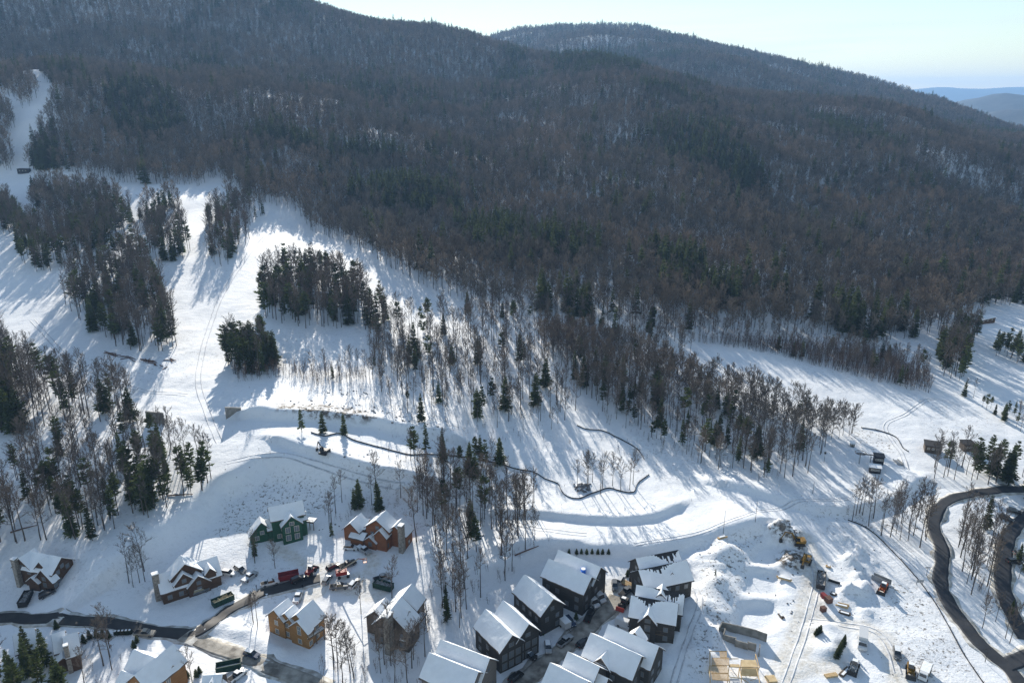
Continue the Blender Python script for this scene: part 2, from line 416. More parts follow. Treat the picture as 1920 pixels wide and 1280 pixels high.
c = mixc(math2('MULTIPLY', mrange(noise(.55, 6, .7), .52, .68), .45), c, (.70, .72, .74))
sl = math2('MULTIPLY', attr('slush'), mrange(noise(.35, 6, .65), .30, .62, .35, 1.0))
c = mixc(sl, c, mixc(mrange(noise(.8, 6, .7), .4, .6), (.60, .56, .49), (.79, .77, .73)))
sc_ = math2('MULTIPLY', attr('scrub'), mrange(noise(.75, 7, .78), .545, .60))
c = mixc(sc_, c, (.16, .14, .12))
so = math2('MULTIPLY', attr('soil'), mrange(noise(.45, 6, .7), .44, .56))
c = mixc(so, c, mixc(mrange(noise(1.2, 5, .7), .4, .6), (.075, .058, .043), (.165, .135, .105)))
sxyz = N.new('ShaderNodeSeparateXYZ'); L.new(geo.outputs['Position'], sxyz.inputs[0])
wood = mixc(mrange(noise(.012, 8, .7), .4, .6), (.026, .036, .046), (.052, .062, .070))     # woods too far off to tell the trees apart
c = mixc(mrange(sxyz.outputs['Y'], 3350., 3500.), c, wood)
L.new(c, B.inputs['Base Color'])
hsum = math2('ADD', math2('MULTIPLY', noise(.22, 6, .6), 1.1), math2('MULTIPLY', noise(1.4, 5, .65), .42))
bp = N.new('ShaderNodeBump'); bp.inputs['Strength'].default_value = .55; bp.inputs['Distance'].default_value = .6
L.new(hsum, bp.inputs['Height']); L.new(bp.outputs['Normal'], B.inputs['Normal'])
me.materials.append(ms)
ground = tag(link(bpy.data.objects.new('snow_ground', me)), 'snow covered ground of the valley and the mountain', kind='structure')
# ------------------------------------------------------------ trees
M_bark = mat('bark', (.085,.072,.064), .9, var=.25, scale=.6, objvar=.3)
M_twig = mat('twig', (.13,.098,.082), .9, objvar=.28)
M_twig_far = mat('twig_far', (.19,.140,.112), .9, objvar=.45)
M_needle = mat('needle', (.066,.088,.030), .8, var=.3, scale=.35, objvar=.3)
M_brush = mat('brush', (.15,.095,.07), .9, objvar=.25)
def stand_colour(m, a, b):                               # stands of different species: colour drifts over the hillside
    n, l = m.node_tree.nodes, m.node_tree.links; p = n['Principled BSDF']
    src = p.inputs['Base Color'].links[0].from_node          # the per-tree multiply
    ge = n.new('ShaderNodeNewGeometry'); z = n.new('ShaderNodeTexNoise'); z.inputs['Scale'].default_value = .011; z.inputs['Detail'].default_value = 4
    r = n.new('ShaderNodeMapRange'); r.inputs['From Min'].default_value = .38; r.inputs['From Max'].default_value = .62
    x = n.new('ShaderNodeMixRGB'); x.inputs['Color1'].default_value = (*a, 1); x.inputs['Color2'].default_value = (*b, 1)
    l.new(ge.outputs['Position'], z.inputs['Vector']); l.new(z.outputs['Fac'], r.inputs['Value']); l.new(r.outputs['Result'], x.inputs['Fac']); l.new(x.outputs['Color'], src.inputs['Color1'])
stand_colour(M_twig_far, (.212,.162,.120), (.165,.142,.118)); stand_colour(M_twig, (.155,.118,.092), (.125,.108,.094))
def translucent(m, f):                                   # thin sprays let the low sun through
    n, l = m.node_tree.nodes, m.node_tree.links; p = n['Principled BSDF']; t = n.new('ShaderNodeBsdfTranslucent'); s = n.new('ShaderNodeMixShader'); s.inputs[0].default_value = f
    l.new(p.inputs['Base Color'].links[0].from_socket, t.inputs['Color']); l.new(p.outputs[0], s.inputs[1]); l.new(t.outputs[0], s.inputs[2]); l.new(s.outputs[0], n['Material Output'].inputs['Surface'])
translucent(M_needle, .38)
class TM:
    def __init__(s): s.v = []; s.f = []
    def tri(s, a, b, c):
        k = len(s.v); s.v += [tuple(a), tuple(b), tuple(c)]; s.f.append((k, k+1, k+2))
    def spike(s, p, d, ln, w):
        p = Vector(p); d = Vector(d).normalized(); u = d.cross(Vector((random.uniform(-1,1), random.uniform(-1,1), random.uniform(-1,1))))
        if u.length < 1e-4: u = Vector((1,0,0))
        u = u.normalized()*(w/2); s.tri(p-u, p+u, p+d*ln)
    def limb(s, pts, r0, r1, n=3):
        mb = MB(); k = len(pts); mb.tube(pts, [r0+(r1-r0)*i/(k-1) for i in range(k)], n, cap=False)
        b = len(s.v); s.v += mb.v; s.f += [tuple(b+i for i in q) for q in mb.f]
def bend(p, d, ln, k, up=.25, wob=.18):
    pts = [Vector(p)]; d = Vector(d).normalized()
    for i in range(k):
        d = (d + Vector((random.gauss(0,wob), random.gauss(0,wob), up/k+random.gauss(0,wob*.6)))).normalized()
        pts.append(pts[-1]+d*(ln/k))
    return pts, d
def bare_tree(H, seed, spread=.20, nl=16, sub=6, tw=9, tww=.085, low=.42, lean=.03, fork=False):
    random.seed(seed); T = TM(); C = TM()
    ang = random.uniform(0, 6.28); pts = []
    for i in range(7):
        t = i/6; pts.append(Vector((math.cos(ang)*lean*H*t*t+random.gauss(0,.05)*(i>0), math.sin(ang)*lean*H*t*t+random.gauss(0,.05)*(i>0), H*t*.97-.5*(i==0))))
    r0 = .0085*H+.045
    T.limb(pts, r0, .03, 6)
    for j in range(nl):
        t = low + (1-low)*(j+random.random())/nl*.97
        k = min(int(t*6), 5); p = pts[k].lerp(pts[k+1], t*6-k); a = j*2.4+random.uniform(-.5,.5)
        rel = (t-low)/(1-low); prof = math.sin(math.pi*min(1, .22+rel*.78))**.8
        ln = spread*H*(.35+.75*prof)*random.uniform(.75,1.2)
        el = .45+rel*.75+random.uniform(-.15,.15)
        d = Vector((math.cos(a)*math.cos(el), math.sin(a)*math.cos(el), math.sin(el)))
        q, d2 = bend(p, d, ln, 4, .5); T.limb(q, r0*.42*(1-rel*.6), .02, 3)
        for b in range(sub):
            t2 = .25+.75*(b+random.random())/sub; kk = min(int(t2*4), 3); p2 = q[kk].lerp(q[kk+1], t2*4-kk)
            dd = (d2+Vector((random.gauss(0,.6), random.gauss(0,.6), random.gauss(.25,.45)))).normalized()
            l2 = ln*random.uniform(.28,.5); q2, d3 = bend(p2, dd, l2, 2, .3); C.limb(q2, .045, .018, 3)
            for w in range(tw):
                p3 = q2[0].lerp(q2[-1], random.uniform(.2,1.05)); C.spike(p3, d3+Vector((random.gauss(0,.65), random.gauss(0,.65), random.gauss(.3,.5))), l2*random.uniform(.35,.8), tww*random.uniform(.7,1.3))
    return T, C
def spruce(H, seed, wid=.16, low=.12, droop=-.25, dens=1.0, gap=0.0, pine=False):
    random.seed(seed); T = TM(); C = TM()
    T.limb([(0,0,-.5),(random.gauss(0,.1),random.gauss(0,.1),H*.5),(0,0,H*.96)], .0085*H+.06, .03, 6)
    nlev = int(26*dens) if not pine else int(15*dens)
    for i in range(nlev):
        t = low+(1-low)*(i+random.random()*.7)/nlev
        if random.random() < gap: continue
        rel = (t-low)/(1-low)
        rad = wid*H*((1-rel)**.85 if not pine else (math.sin(math.pi*(.18+.8*rel))**.7*.95))*random.uniform(.75,1.2)+.18
        nb = 7 if not pine else 5; a0 = random.uniform(0,6.28)
        for b in range(nb):
            if random.random() < .12+gap*.5: continue
            a = a0+b*6.283/nb+random.gauss(0,.22); ln = rad*random.uniform(.7,1.15)
            el = droop+rel*.55+random.gauss(0,.1)
            d = Vector((math.cos(a)*math.cos(el), math.sin(a)*math.cos(el), math.sin(el))); side = Vector((-math.sin(a), math.cos(a), 0))
            p = Vector((0,0,t*H)); m = 3 if not pine else 4
            C.spike(p, d, ln, .12*ln+.1)
            for s_ in range(m):
                f = .25+.7*s_/m; o = p+d*(ln*f); l3 = ln*(.55-.3*f)*random.uniform(.8,1.3)+.25
                for sg in (-1,1):
                    C.spike(o, d*.8+side*sg*random.uniform(.5,.9)+Vector((0,0,random.gauss(.0 if not pine else .3,.18))), l3, .34*l3+.12)
                C.spike(o, d*.5+Vector((0,0,-.4 if not pine else .8)), l3*.7, .3*l3+.1)
    C.spike((0,0,H*.93), (0,0,1), H*.07, .25)
    return T, C
def sapling(H, seed):
    random.seed(seed); T = TM(); C = TM()
    for s_ in range(random.randint(2,4)):
        x, y = random.gauss(0,.5), random.gauss(0,.5); h = H*random.uniform(.6,1)
        q, d = bend((x,y,-.2), (random.gauss(0,.1), random.gauss(0,.1), 1), h, 4, .2, .06); T.limb(q, .05, .015, 3)
        for b in range(16):
            t = random.uniform(.3,1); k = min(int(t*4),3); p = q[k].lerp(q[k+1], t*4-k)
            C.spike(p, (random.gauss(0,.6), random.gauss(0,.6), .9), h*.22*random.uniform(.6,1.3), .07)
    return T, C
def rock_mesh(seed, s=1.0):
    random.seed(seed); bm = bmesh.new(); bmesh.ops.create_icosphere(bm, subdivisions=1, radius=s)
    for v in bm.verts: v.co = Vector((v.co.x*random.uniform(.6,1.2), v.co.y*random.uniform(.6,1.2), v.co.z*random.uniform(.4,.8)))
    me = bpy.data.meshes.new('rock'); bm.to_mesh(me); bm.free(); return me
PROTO = {}                                               # kind -> list of (trunk mesh, crown mesh, joined object)
LIB = {}
def add_proto(kind, T, C, mt, mc, H):
    i = len(PROTO.setdefault(kind, []))
    tm = mesh_from(f'{kind}_trunk', T.v, T.f, mt); cm = mesh_from(f'{kind}_crown', C.v, C.f, mc)
    nb = len(T.v); jm = mesh_from(f'{kind}_whole', T.v+C.v, T.f+[tuple(nb+k for k in q) for q in C.f], [mt, mc], [0]*len(T.f)+[1]*len(C.f))
    jo = bpy.data.objects.new(f'{kind}_whole_{i:02d}', jm)
    if kind not in LIB: LIB[kind] = bpy.data.collections.new(kind)
    LIB[kind].objects.link(jo); PROTO[kind].append((tm, cm, H))
for i in range(6): add_proto('bare', *bare_tree(20, 100+i, spread=(.17,.20,.15,.22,.18,.14)[i], nl=(15,17,13,18,15,13)[i], low=(.45,.38,.55,.35,.42,.58)[i], lean=(.02,.04,.02,.03,.05,.01)[i]), M_bark, M_twig, 20)
for i in range(5): add_proto('farbare', *bare_tree(18, 200+i, spread=(.24,.27,.22,.26,.29)[i], nl=15, sub=6, tw=9, tww=.155, low=.34), M_bark, M_twig_far, 18)
for i in range(5): add_proto('spruce', *spruce(18, 300+i, wid=(.17,.15,.2,.13,.18)[i], low=(.06,.14,.1,.22,.05)[i], dens=(1,1,1.1,.85,1.15)[i], gap=(0,.06,0,.12,.03)[i]), M_bark, M_needle, 18)
for i in range(5): add_proto('pine', *spruce(19, 400+i, wid=(.17,.14,.19,.15,.21)[i], low=(.32,.42,.28,.5,.36)[i], droop=.05, gap=(.12,.2,.1,.15,.25)[i], pine=True), M_bark, M_needle, 19)
for i in range(4): add_proto('sapling', *sapling(7, 500+i), M_bark, M_brush, 7)

def scatter(name, kind, pts, sc, label, cat=None, seed=1):
    """one uncountable mass: the plants of a kind standing on a cloud of points"""
    if len(pts) == 0: return None
    m = len(pts); rg = np.random.default_rng(seed); coll = LIB[kind]; nobj = len(coll.objects)
    me = bpy.data.meshes.new(name); me.vertices.add(m); me.vertices.foreach_set('co', np.asarray(pts, np.float32).ravel())
    a = me.attributes.new('rz', 'FLOAT', 'POINT'); a.data.foreach_set('value', (rg.random(m)*6.283).astype(np.float32))
    a = me.attributes.new('sc', 'FLOAT', 'POINT'); a.data.foreach_set('value', np.asarray(sc, np.float32))
    a = me.attributes.new('ix', 'INT', 'POINT'); a.data.foreach_set('value', rg.integers(0, nobj, m).astype(np.int32))
    o = link(bpy.data.objects.new(name, me)); tag(o, label, cat, kind='stuff')
    ng = bpy.data.node_groups.new(name+'_points', 'GeometryNodeTree')
    ng.interface.new_socket('Geometry', in_out='INPUT', socket_type='NodeSocketGeometry'); ng.interface.new_socket('Geometry', in_out='OUTPUT', socket_type='NodeSocketGeometry')
    Nn, Ll = ng.nodes, ng.links
    gi = Nn.new('NodeGroupInput'); go = Nn.new('NodeGroupOutput'); ip = Nn.new('GeometryNodeInstanceOnPoints'); ci = Nn.new('GeometryNodeCollectionInfo')
    ci.inputs['Collection'].default_value = coll; ci.inputs['Separate Children'].default_value = True; ci.inputs['Reset Children'].default_value = True
    def na(nm, ty):
        q = Nn.new('GeometryNodeInputNamedAttribute'); q.data_type = ty; q.inputs['Name'].default_value = nm; return q.outputs['Attribute']
    cx = Nn.new('ShaderNodeCombineXYZ'); er = Nn.new('FunctionNodeEulerToRotation')
    Ll.new(na('rz', 'FLOAT'), cx.inputs['Z']); Ll.new(cx.outputs[0], er.inputs[0])
    Ll.new(gi.outputs[0], ip.inputs['Points']); Ll.new(ci.outputs[0], ip.inputs['Instance']); ip.inputs['Pick Instance'].default_value = True
    Ll.new(na('ix', 'INT'), ip.inputs['Instance Index']); Ll.new(er.outputs[0], ip.inputs['Rotation']); Ll.new(na('sc', 'FLOAT'), ip.inputs['Scale'])
    Ll.new(ip.outputs[0], go.inputs[0])
    md = o.modifiers.new('points', 'NODES'); md.node_group = ng
    return o
# ---- the mountain woods (beyond counting)
def visible(x, y, z):
    """drop trees wholly hidden behind a crest"""
    px, py, c = project(x, y, z); ok = (px > -420) & (px < 2340) & (c > 10)
    zt = z + 26
    for t in np.linspace(.25, .97, 15):
        ok &= ~(hz(x*t, y*t) > CAM_Z + (zt-CAM_Z)*t + 2)
    return ok
EDGE = [(-600,322),(-20,322),(60,322),(150,332),(240,345),(330,348),(384,350),(386,340),(420,336),(424,352),(470,378),(530,388),(556,398),(582,432),(664,466),(726,498),(772,524),(838,554),(900,586),(1000,592),(1100,596),(1230,608),(1290,628),(1440,640),(1560,655),(1650,645),(1720,638),(1765,628),(1800,604),(1835,588),(1860,576),(1960,572),(2300,572)]
mtn = np.vstack([gpoly(EDGE), [[9000, 9000], [-9000, 9000]]])
HOLES = [gpoly(h) for h in (
  [(-40,116),(40,128),(82,148),(107,170),(96,200),(86,232),(70,266),(60,292),(54,322),(-40,330),(-40,318),(24,320),(28,300),(14,270),(28,248),(30,216),(8,196),(-40,180),(-40,165),(10,176),(44,206),(62,196),(80,176),(60,152),(30,136),(-40,126)],
  [(382,352),(386,338),(420,334),(424,352)],
  [(1672,640),(1712,640),(1718,664),(1676,664)])]
CONPOLY = [gpoly(h) for h in ([(190,180),(260,165),(330,190),(350,250),(300,275),(220,255)],[(560,275),(760,290),(760,315),(570,305)],[(655,365),(740,345),(860,380),(870,430),(760,420),(660,395)],[(850,440),(960,425),(1050,470),(1060,510),(900,490)],[(1030,125),(1100,106),(1190,120),(1200,150),(1040,155)],[(1190,480),(1290,500),(1400,560),(1380,590),(1240,560)],[(1060,470),(1120,465),(1130,500),(1070,505)],[(1500,215),(1640,250),(1700,290),(1560,270)],[(1240,260),(1340,290),(1330,330),(1240,310)],[(1000,560),(1080,560),(1110,596),(1010,590)],[(1560,600),(1700,610),(1690,640),(1580,640)],[(60,290),(120,300),(140,330),(60,330)])]
def jitter(y0, y1, sp, kx=1.0):
    ys = np.arange(y0, y1, sp); out = []
    for yy in ys:
        hw = (yy*.98+60)*kx; xs = np.arange(-hw, hw, sp); out.append(np.stack([xs+RNG.uniform(-.5,.5,len(xs))*sp*1.1, yy+RNG.uniform(-.5,.5,len(xs))*sp*1.1], 1))
    return np.vstack(out)
cand = [(jitter(420, 900, 5.3), .88), (jitter(900, 1500, 6.0), .92), (jitter(1500, 2300, 7.0), 1.05), (jitter(2300, 3500, 10.0), 1.25)]
fb, fbs, fc, fcs = [], [], [], []
for q, s0 in cand:
    x, y = q[:, 0], q[:, 1]; k = inside(x, y, mtn)
    for h in HOLES: k &= ~inside(x, y, h)
    x, y = x[k], y[k]; z = hz(x, y); k = visible(x, y, z); x, y, z = x[k], y[k], z[k]
    con = fbm(x/120+40, y/170+3, 3)*.8 + .5*vnoise(x/22, y/22)
    p = np.clip((con-.24)*2.4, .025, .8)
    for cp in CONPOLY: p = np.where(inside(x, y, cp), np.maximum(p, .55+.9*(vnoise(x/16, y/16))), p)
    isc = RNG.random(len(x)) < p
    s = s0*RNG.uniform(.68, 1.22, len(x))*(1+.25*fbm(x/60, y/60, 2))
    thin = RNG.random(len(x)) < np.clip(.97-.3*np.clip(-fbm(x/75+7, y/110+1, 2)-.22, 0, 1), .5, 1)
    P3 = np.stack([x, y, z], 1)
    fb.append(P3[~isc & thin]); fbs.append(s[~isc & thin]); fc.append(P3[isc]); fcs.append(s[isc]*1.45)
fb = np.vstack(fb); fbs = np.concatenate(fbs); fc = np.vstack(fc); fcs = np.concatenate(fcs)
scatter('mountain_forest', 'farbare', fb, fbs, 'leafless brown hardwood forest covering the mountainside', seed=3)
scatter('mountain_conifers', 'spruce', fc, fcs, 'dark evergreens scattered through the mountain forest', seed=4)
# ------------------------------------------------------------ woods and trees below the mountain
# (ground outline in pixels of the photograph, trees per 100 m2, share of conifers, heights, where it is)
ZONES = [
 ('on the wooded island between the ski runs', [(118,560),(140,520),(215,490),(268,470),(285,500),(305,540),(332,600),(335,650),(300,665),(230,655),(170,625),(130,590)], 2.5, .35, 15, 24),
 ('in the upper left woods beside the ski run', [(30,440),(60,430),(150,405),(245,398),(248,430),(200,470),(120,505),(60,512),(40,490)], 2.5, .45, 14, 23),
 ('at the left edge above the ski run', [(-240,385),(20,385),(60,430),(30,440),(-240,440)], 3.0, .6, 15, 20),
 ('just under the mountain woods at upper left', [(60,352),(110,354),(200,366),(240,390),(150,402),(60,400)], 2.4, .3, 13, 20),
 ('between the two upper ski trails', [(270,385),(330,375),(345,400),(300,430),(275,450),(260,420)], 1.0, .25, 11, 18),
 ('in the narrow wood left of the straight ski trail', [(275,450),(300,432),(345,430),(358,470),(340,490),(300,490),(280,485)], 2.6, .3, 14, 22),
 ('in the wood between the two straight ski trails', [(388,420),(402,398),(430,395),(470,432),(470,450),(440,490),(410,505),(390,490)], 2.6, .25, 13, 21),
 ('at the head of the two straight ski trails', [(424,375),(470,385),(500,400),(470,425),(430,395)], 1.4, .25, 13, 18),
 ('in the dark mixed wood right of the ski run', [(490,570),(500,530),(545,508),(600,515),(650,538),(690,570),(725,598),(720,614),(690,618),(600,620),(540,612),(500,600)], 3.0, .36, 15, 25),
 ('in the evergreen clump beside the ski run', [(418,672),(440,652),(500,655),(520,685),(505,705),(440,705)], 4.5, .78, 17, 22),
 ('in the lower left woods by the ski run', [(-240,690),(0,690),(60,702),(120,722),(200,742),(255,770),(250,792),(180,790),(100,800),(40,815),(-240,820)], 2.6, .2, 17, 23),
 ('in the thicket at the left edge', [(-240,640),(0,645),(50,690),(0,700),(-240,700)], 3.5, .35, 15, 20),
 ('in the dark spruces at the left edge', [(-240,770),(0,770),(48,790),(48,815),(-240,820)], 4.0, .95, 18, 23),
 ('in the wood above the brown houses', [(20,900),(80,890),(180,885),(250,872),(330,882),(395,892),(402,915),(360,935),(300,958),(230,995),(170,1015),(120,1000),(60,960)], 3.8, .3, 13, 20),
 ('on the bank behind the wood above the brown houses', [(30,835),(150,815),(260,820),(330,830),(390,870),(250,865),(60,880)], 1.2, .12, 13, 18),
 ('around the far left brown house', [(-200,960),(20,960),(60,990),(140,995),(150,1020),(60,1015),(20,1050),(-200,1110)], 1.5, .25, 16, 21),
 ('in the bottom left corner', [(-200,1215),(20,1225),(50,1262),(120,1275),(150,1330),(-200,1330)], .7, .6, 11, 16),
 ('in the open hardwoods of the middle slope', [(690,612),(750,604),(830,604),(960,616),(1000,640),(1010,690),(1060,730),(1092,772),(1070,792),(960,806),(900,802),(830,772),(760,742),(700,692)], .74, .10, 12, 20),
 ('on the slope right of the open hardwoods', [(1010,645),(1060,655),(1130,700),(1230,722),(1262,772),(1240,802),(1200,792),(1120,762),(1060,722)], 1.6, .22, 13, 20),
 ('below the brown hardwood ridge', [(1250,760),(1300,785),(1400,800),(1480,830),(1560,832),(1530,880),(1490,905),(1430,895),(1330,830)], 1.1, .25, 13, 19),
 ('on the snowy shoulder above the right trail', [(1230,612),(1300,640),(1440,658),(1560,688),(1640,712),(1735,732),(1740,690),(1650,655),(1560,655),(1440,638),(1300,618)], 2.6, .12, 9, 14),
 ('in the strip of woods beside the right ski field', [(1760,645),(1800,622),(1835,625),(1815,660),(1810,700),(1800,722),(1765,705),(1758,670)], 4.6, .4, 14, 20),
 ('in the evergreen clump on the right ski field', [(1860,650),(1900,650),(1960,655),(1960,690),(1900,682),(1865,668)], 3.0, .9, 12, 15),
 ('along the lower edge of the right ski field', [(1790,735),(1830,745),(1900,770),(1940,800),(1940,840),(1900,800),(1840,765)], 1.0, .5, 6, 10),
 ('in the grove above the right road bend', [(1735,875),(1800,870),(1940,880),(1940,905),(1830,910),(1740,902)], 3.6, .4, 13, 18),
 ('in the roadside grove left of the road bend', [(1590,955),(1640,955),(1700,962),(1738,962),(1742,1000),(1735,1045),(1690,1030),(1640,1000),(1590,972)], 1.9, .02, 12, 18),
 ('in the belt of bare trees between the two roads', [(1800,985),(1850,985),(1872,1010),(1868,1060),(1855,1130),(1835,1150),(1805,1085),(1792,1040)], 5.0, .02, 12, 18),
 ('along the lower road at the right', [(1815,1130),(1850,1150),(1880,1170),(1920,1215),(1890,1215),(1840,1180)], 1.2, .05, 10, 14),
 ('at the right edge beside the parking road', [(1905,930),(1940,930),(1940,970),(1905,965)], 1.8, .8, 9, 13),
 ('right of the parking road', [(1900,1040),(1940,1030),(1940,1120),(1905,1100)], 1.2, .7, 7, 10),
 ('on the strip along the black silt fence', [(735,852),(830,850),(930,862),(945,882),(920,905),(850,895),(760,876)], 2.1, .5, 11, 17),
 ('on the terrace below the silt fence', [(770,935),(850,905),(960,935),(1012,952),(1000,1000),(950,1010),(880,1000),(810,1000)], 1.1, .04, 15, 22),
 ('between the lodges and the dark townhouses', [(775,1010),(900,1012),(1000,1035),(950,1085),(880,1150),(815,1170),(800,1080)], .75, .03, 15, 21),
 ('behind the red brown lodge', [(600,945),(650,940),(770,955),(700,972),(640,985),(610,1000)], 1.5, .2, 12, 17),
 ('beside the brown house with the stone chimney', [(225,1085),(285,1065),(295,1110),(262,1128),(238,1112)], 1.3, 0, 12, 17),
 ('below the dark gabled house', [(610,1215),(700,1215),(780,1235),(770,1300),(620,1300)], 1.1, .02, 12, 17),
 ('above the houses in the bottom left', [(140,1215),(200,1200),(235,1215),(215,1285),(150,1290)], .9, 0, 12, 16),
 ('on the snowy knoll by the road fork', [(430,1165),(505,1150),(490,1215),(440,1205)], .7, 0, 9, 13),
 ('above the big snowfield beside the curved silt fence', [(1065,905),(1190,898),(1182,922),(1085,930)], 1.5, 0, 12, 15),
 ('left of the snowfield', [(955,1000),(1012,1000),(1030,1030),(985,1045),(950,1040)], 1.6, .1, 11, 15),
]
ZONES += [('scattered over the middle slope above the silt fence', [(560,700),(700,690),(820,780),(1000,810),(1150,790),(1260,830),(1200,800),(1080,790),(900,800),(800,800),(680,730)], .8, .12, 8, 16),
 ('scattered on the sunlit slope between the snow lanes', [(1080,700),(1200,730),(1330,800),(1480,860),(1440,900),(1330,880),(1230,830),(1130,780)], 1.2, .12, 9, 17),
 ('along the black silt fence', [(640,845),(760,880),(900,915),(1000,935),(1040,945),(960,945),(800,905),(680,870)], .9, .1, 9, 16),
 ('on the lower slope left of the snowfield', [(760,900),(950,940),(990,965),(960,1010),(850,1010),(740,960),(650,915)], .8, .05, 12, 19),
 ('between the golden house and the townhouses', [(800,1090),(880,1060),(900,1110),(860,1180),(800,1215)], .7, .05, 11, 17)]
ZONES += [('where the mountain woods reach down to the middle slope', [(840,572),(900,590),(1000,594),(1230,610),(1290,632),(1300,690),(1200,652),(1100,628),(1000,616),(900,606)], 2.6, .22, 11, 17),
 ('in the thin young wood left of the open hardwoods', [(690,640),(760,640),(780,690),(740,730),(690,700)], 1.0, .02, 9, 14)]
BRUSH = [
 ([(1090,700),(1250,740),(1420,820),(1520,900),(1400,900),(1250,850),(1120,790)], 2.2, 2, 6), ([(560,690),(800,760),(1000,810),(960,830),(760,800),(560,740)], 2.0, 1.5, 5), ([(820,930),(1010,950),(1010,1010),(850,1010)], 2.5, 2, 6),
 ([(600,1205),(800,1230),(790,1300),(600,1300)], 3, 2.5, 6), ([(780,1010),(1000,1035),(940,1100),(820,1190)], 2.2, 2.5, 6), ([(140,1205),(250,1195),(230,1290),(140,1295)], 3, 2, 5), ([(600,930),(780,950),(700,975),(600,1000)], 3, 2, 6), ([(700,620),(1000,640),(1080,760),(960,800),(760,730)], 3, 3, 7),
 ([(420,740),(700,690),(1000,800),(1300,760),(1560,840),(1700,930),(1500,960),(1200,940),(900,1000),(640,930),(420,900)], 1.6, .5, 1.8),
 ([(560,700),(820,780),(1000,810),(1260,830),(1450,900),(1200,870),(900,830),(640,780)], .9, 1.5, 4),
 ([(640,900),(960,945),(1000,1020),(900,1150),(800,1200),(760,1000)], 1.6, 1.5, 4),
 ([(420,900),(640,910),(600,960),(400,1010)], 1.2, .8, 2),
 ([(1320,1020),(1440,985),(1390,1100),(1330,1260)], 1.6, .6, 1.6),
 ([(1660,1090),(1720,1100),(1830,1275),(1720,1275)], 2.5, .5, 1.2),
 ([(0,830),(380,830),(400,900),(0,960)], 1.6, 1.5, 4),
 ([(432,692),(520,688),(690,702),(690,716),(600,722),(520,708),(440,722)], 9, 5, 9),
 ([(790,640),(960,640),(980,700),(900,740),(780,700)], 3, 3, 6),
 ([(1290,640),(1440,662),(1640,716),(1745,738),(1742,702),(1700,690),(1650,662),(1560,655),(1440,640)], 16, 5, 10),
 ([(700,850),(800,845),(940,870),(900,885),(760,872)], 4, 2, 5),
 ([(1130,720),(1240,750),(1330,800),(1300,815),(1200,780)], 3, 3, 5),
 ([(1580,955),(1700,965),(1735,1000),(1690,1000),(1620,985)], 4, 1.5, 4),
 ([(1795,990),(1870,1000),(1868,1130),(1840,1150),(1800,1080)], 4, 2, 6),
 ([(1835,1110),(1875,1120),(1905,1180),(1870,1160)], 5, 3, 6),
 ([(-240,640),(60,690),(200,730),(180,790),(-240,815)], 3, 3, 6),
 ([(130,560),(300,560),(330,650),(200,640)], 3, 3, 6),
 ([(960,1010),(1030,1010),(1030,1035),(960,1045)], 4, 1.5, 3),
 ([(620,1215),(780,1235),(770,1300),(620,1300)], 2.5, 2, 4),
 ([(1380,800),(1480,830),(1520,880),(1440,880)], 2, 2, 4),
]
# the brown hardwood ridge in front of the right-hand trail
RIDGE = ('on the brown hardwood ridge in front of the right trail', [(1000,622),(1100,632),(1200,656),(1300,700),(1400,732),(1500,770),(1600,802),(1612,814),(1560,828),(1480,818),(1400,802),(1330,790),(1260,742),(1180,702),(1100,690),(1015,670)], 5.2, .04, 9, 14)
TREES = []                                              # x, y, z, height, 'bare'|'con', zone, apparent size
KEEP_OUT = []                                           # ground polygons kept free of trees (filled before placement)
def fill(pl, dens):
    lo, hi = pl.min(0), pl.max(0); sp = 10/math.sqrt(dens); rg = RNG
    nx, ny = int((hi[0]-lo[0])/sp)+2, int((hi[1]-lo[1])/sp)+2
    X, Y = np.meshgrid(lo[0]+np.arange(nx)*sp, lo[1]+np.arange(ny)*sp)
    X = (X+rg.uniform(-.62,.62,X.shape)*sp).ravel(); Y = (Y+rg.uniform(-.62,.62,Y.shape)*sp).ravel()
    k = inside(X, Y, pl)
    for ko in KEEP_OUT: k &= ~inside(X, Y, ko)
    return X[k], Y[k]
HOUSE_PX = [(25,1020,140,1105),(285,1040,420,1130),(460,940,585,1035),(648,960,775,1035),(500,1110,610,1215),(690,1095,805,1215),(215,1210,345,1300),(20,1185,155,1250),
            (890,1120,1010,1260),(970,1080,1055,1180),(1015,1035,1130,1135),(790,1195,920,1300)]
for zi, (where, pix, dens, pc, h0, h1) in enumerate(ZONES + [RIDGE]):
    x, y = fill(gpoly(pix), dens*(1.4 if dens > 2 else 2.9)); z = hz(x, y)
    con = RNG.random(len(x)) < np.clip(pc + .9*pc*(1-pc)*4*vnoise(x/13, y/13), 0, 1)
    for i in range(len(x)):
        px, py, c = project(x[i], y[i], z[i])
        if any(a < px < c2 and b < py < d2 for a, b, c2, d2 in HOUSE_PX): continue
        h = random.uniform(h0, h1)*(.88 if con[i] else 1.0)
        on = -20 < px < 1940 and py < 1330
        TREES.append((x[i], y[i], z[i], h, 'con' if con[i] else 'bare', zi, h*F0/c if on else 0))
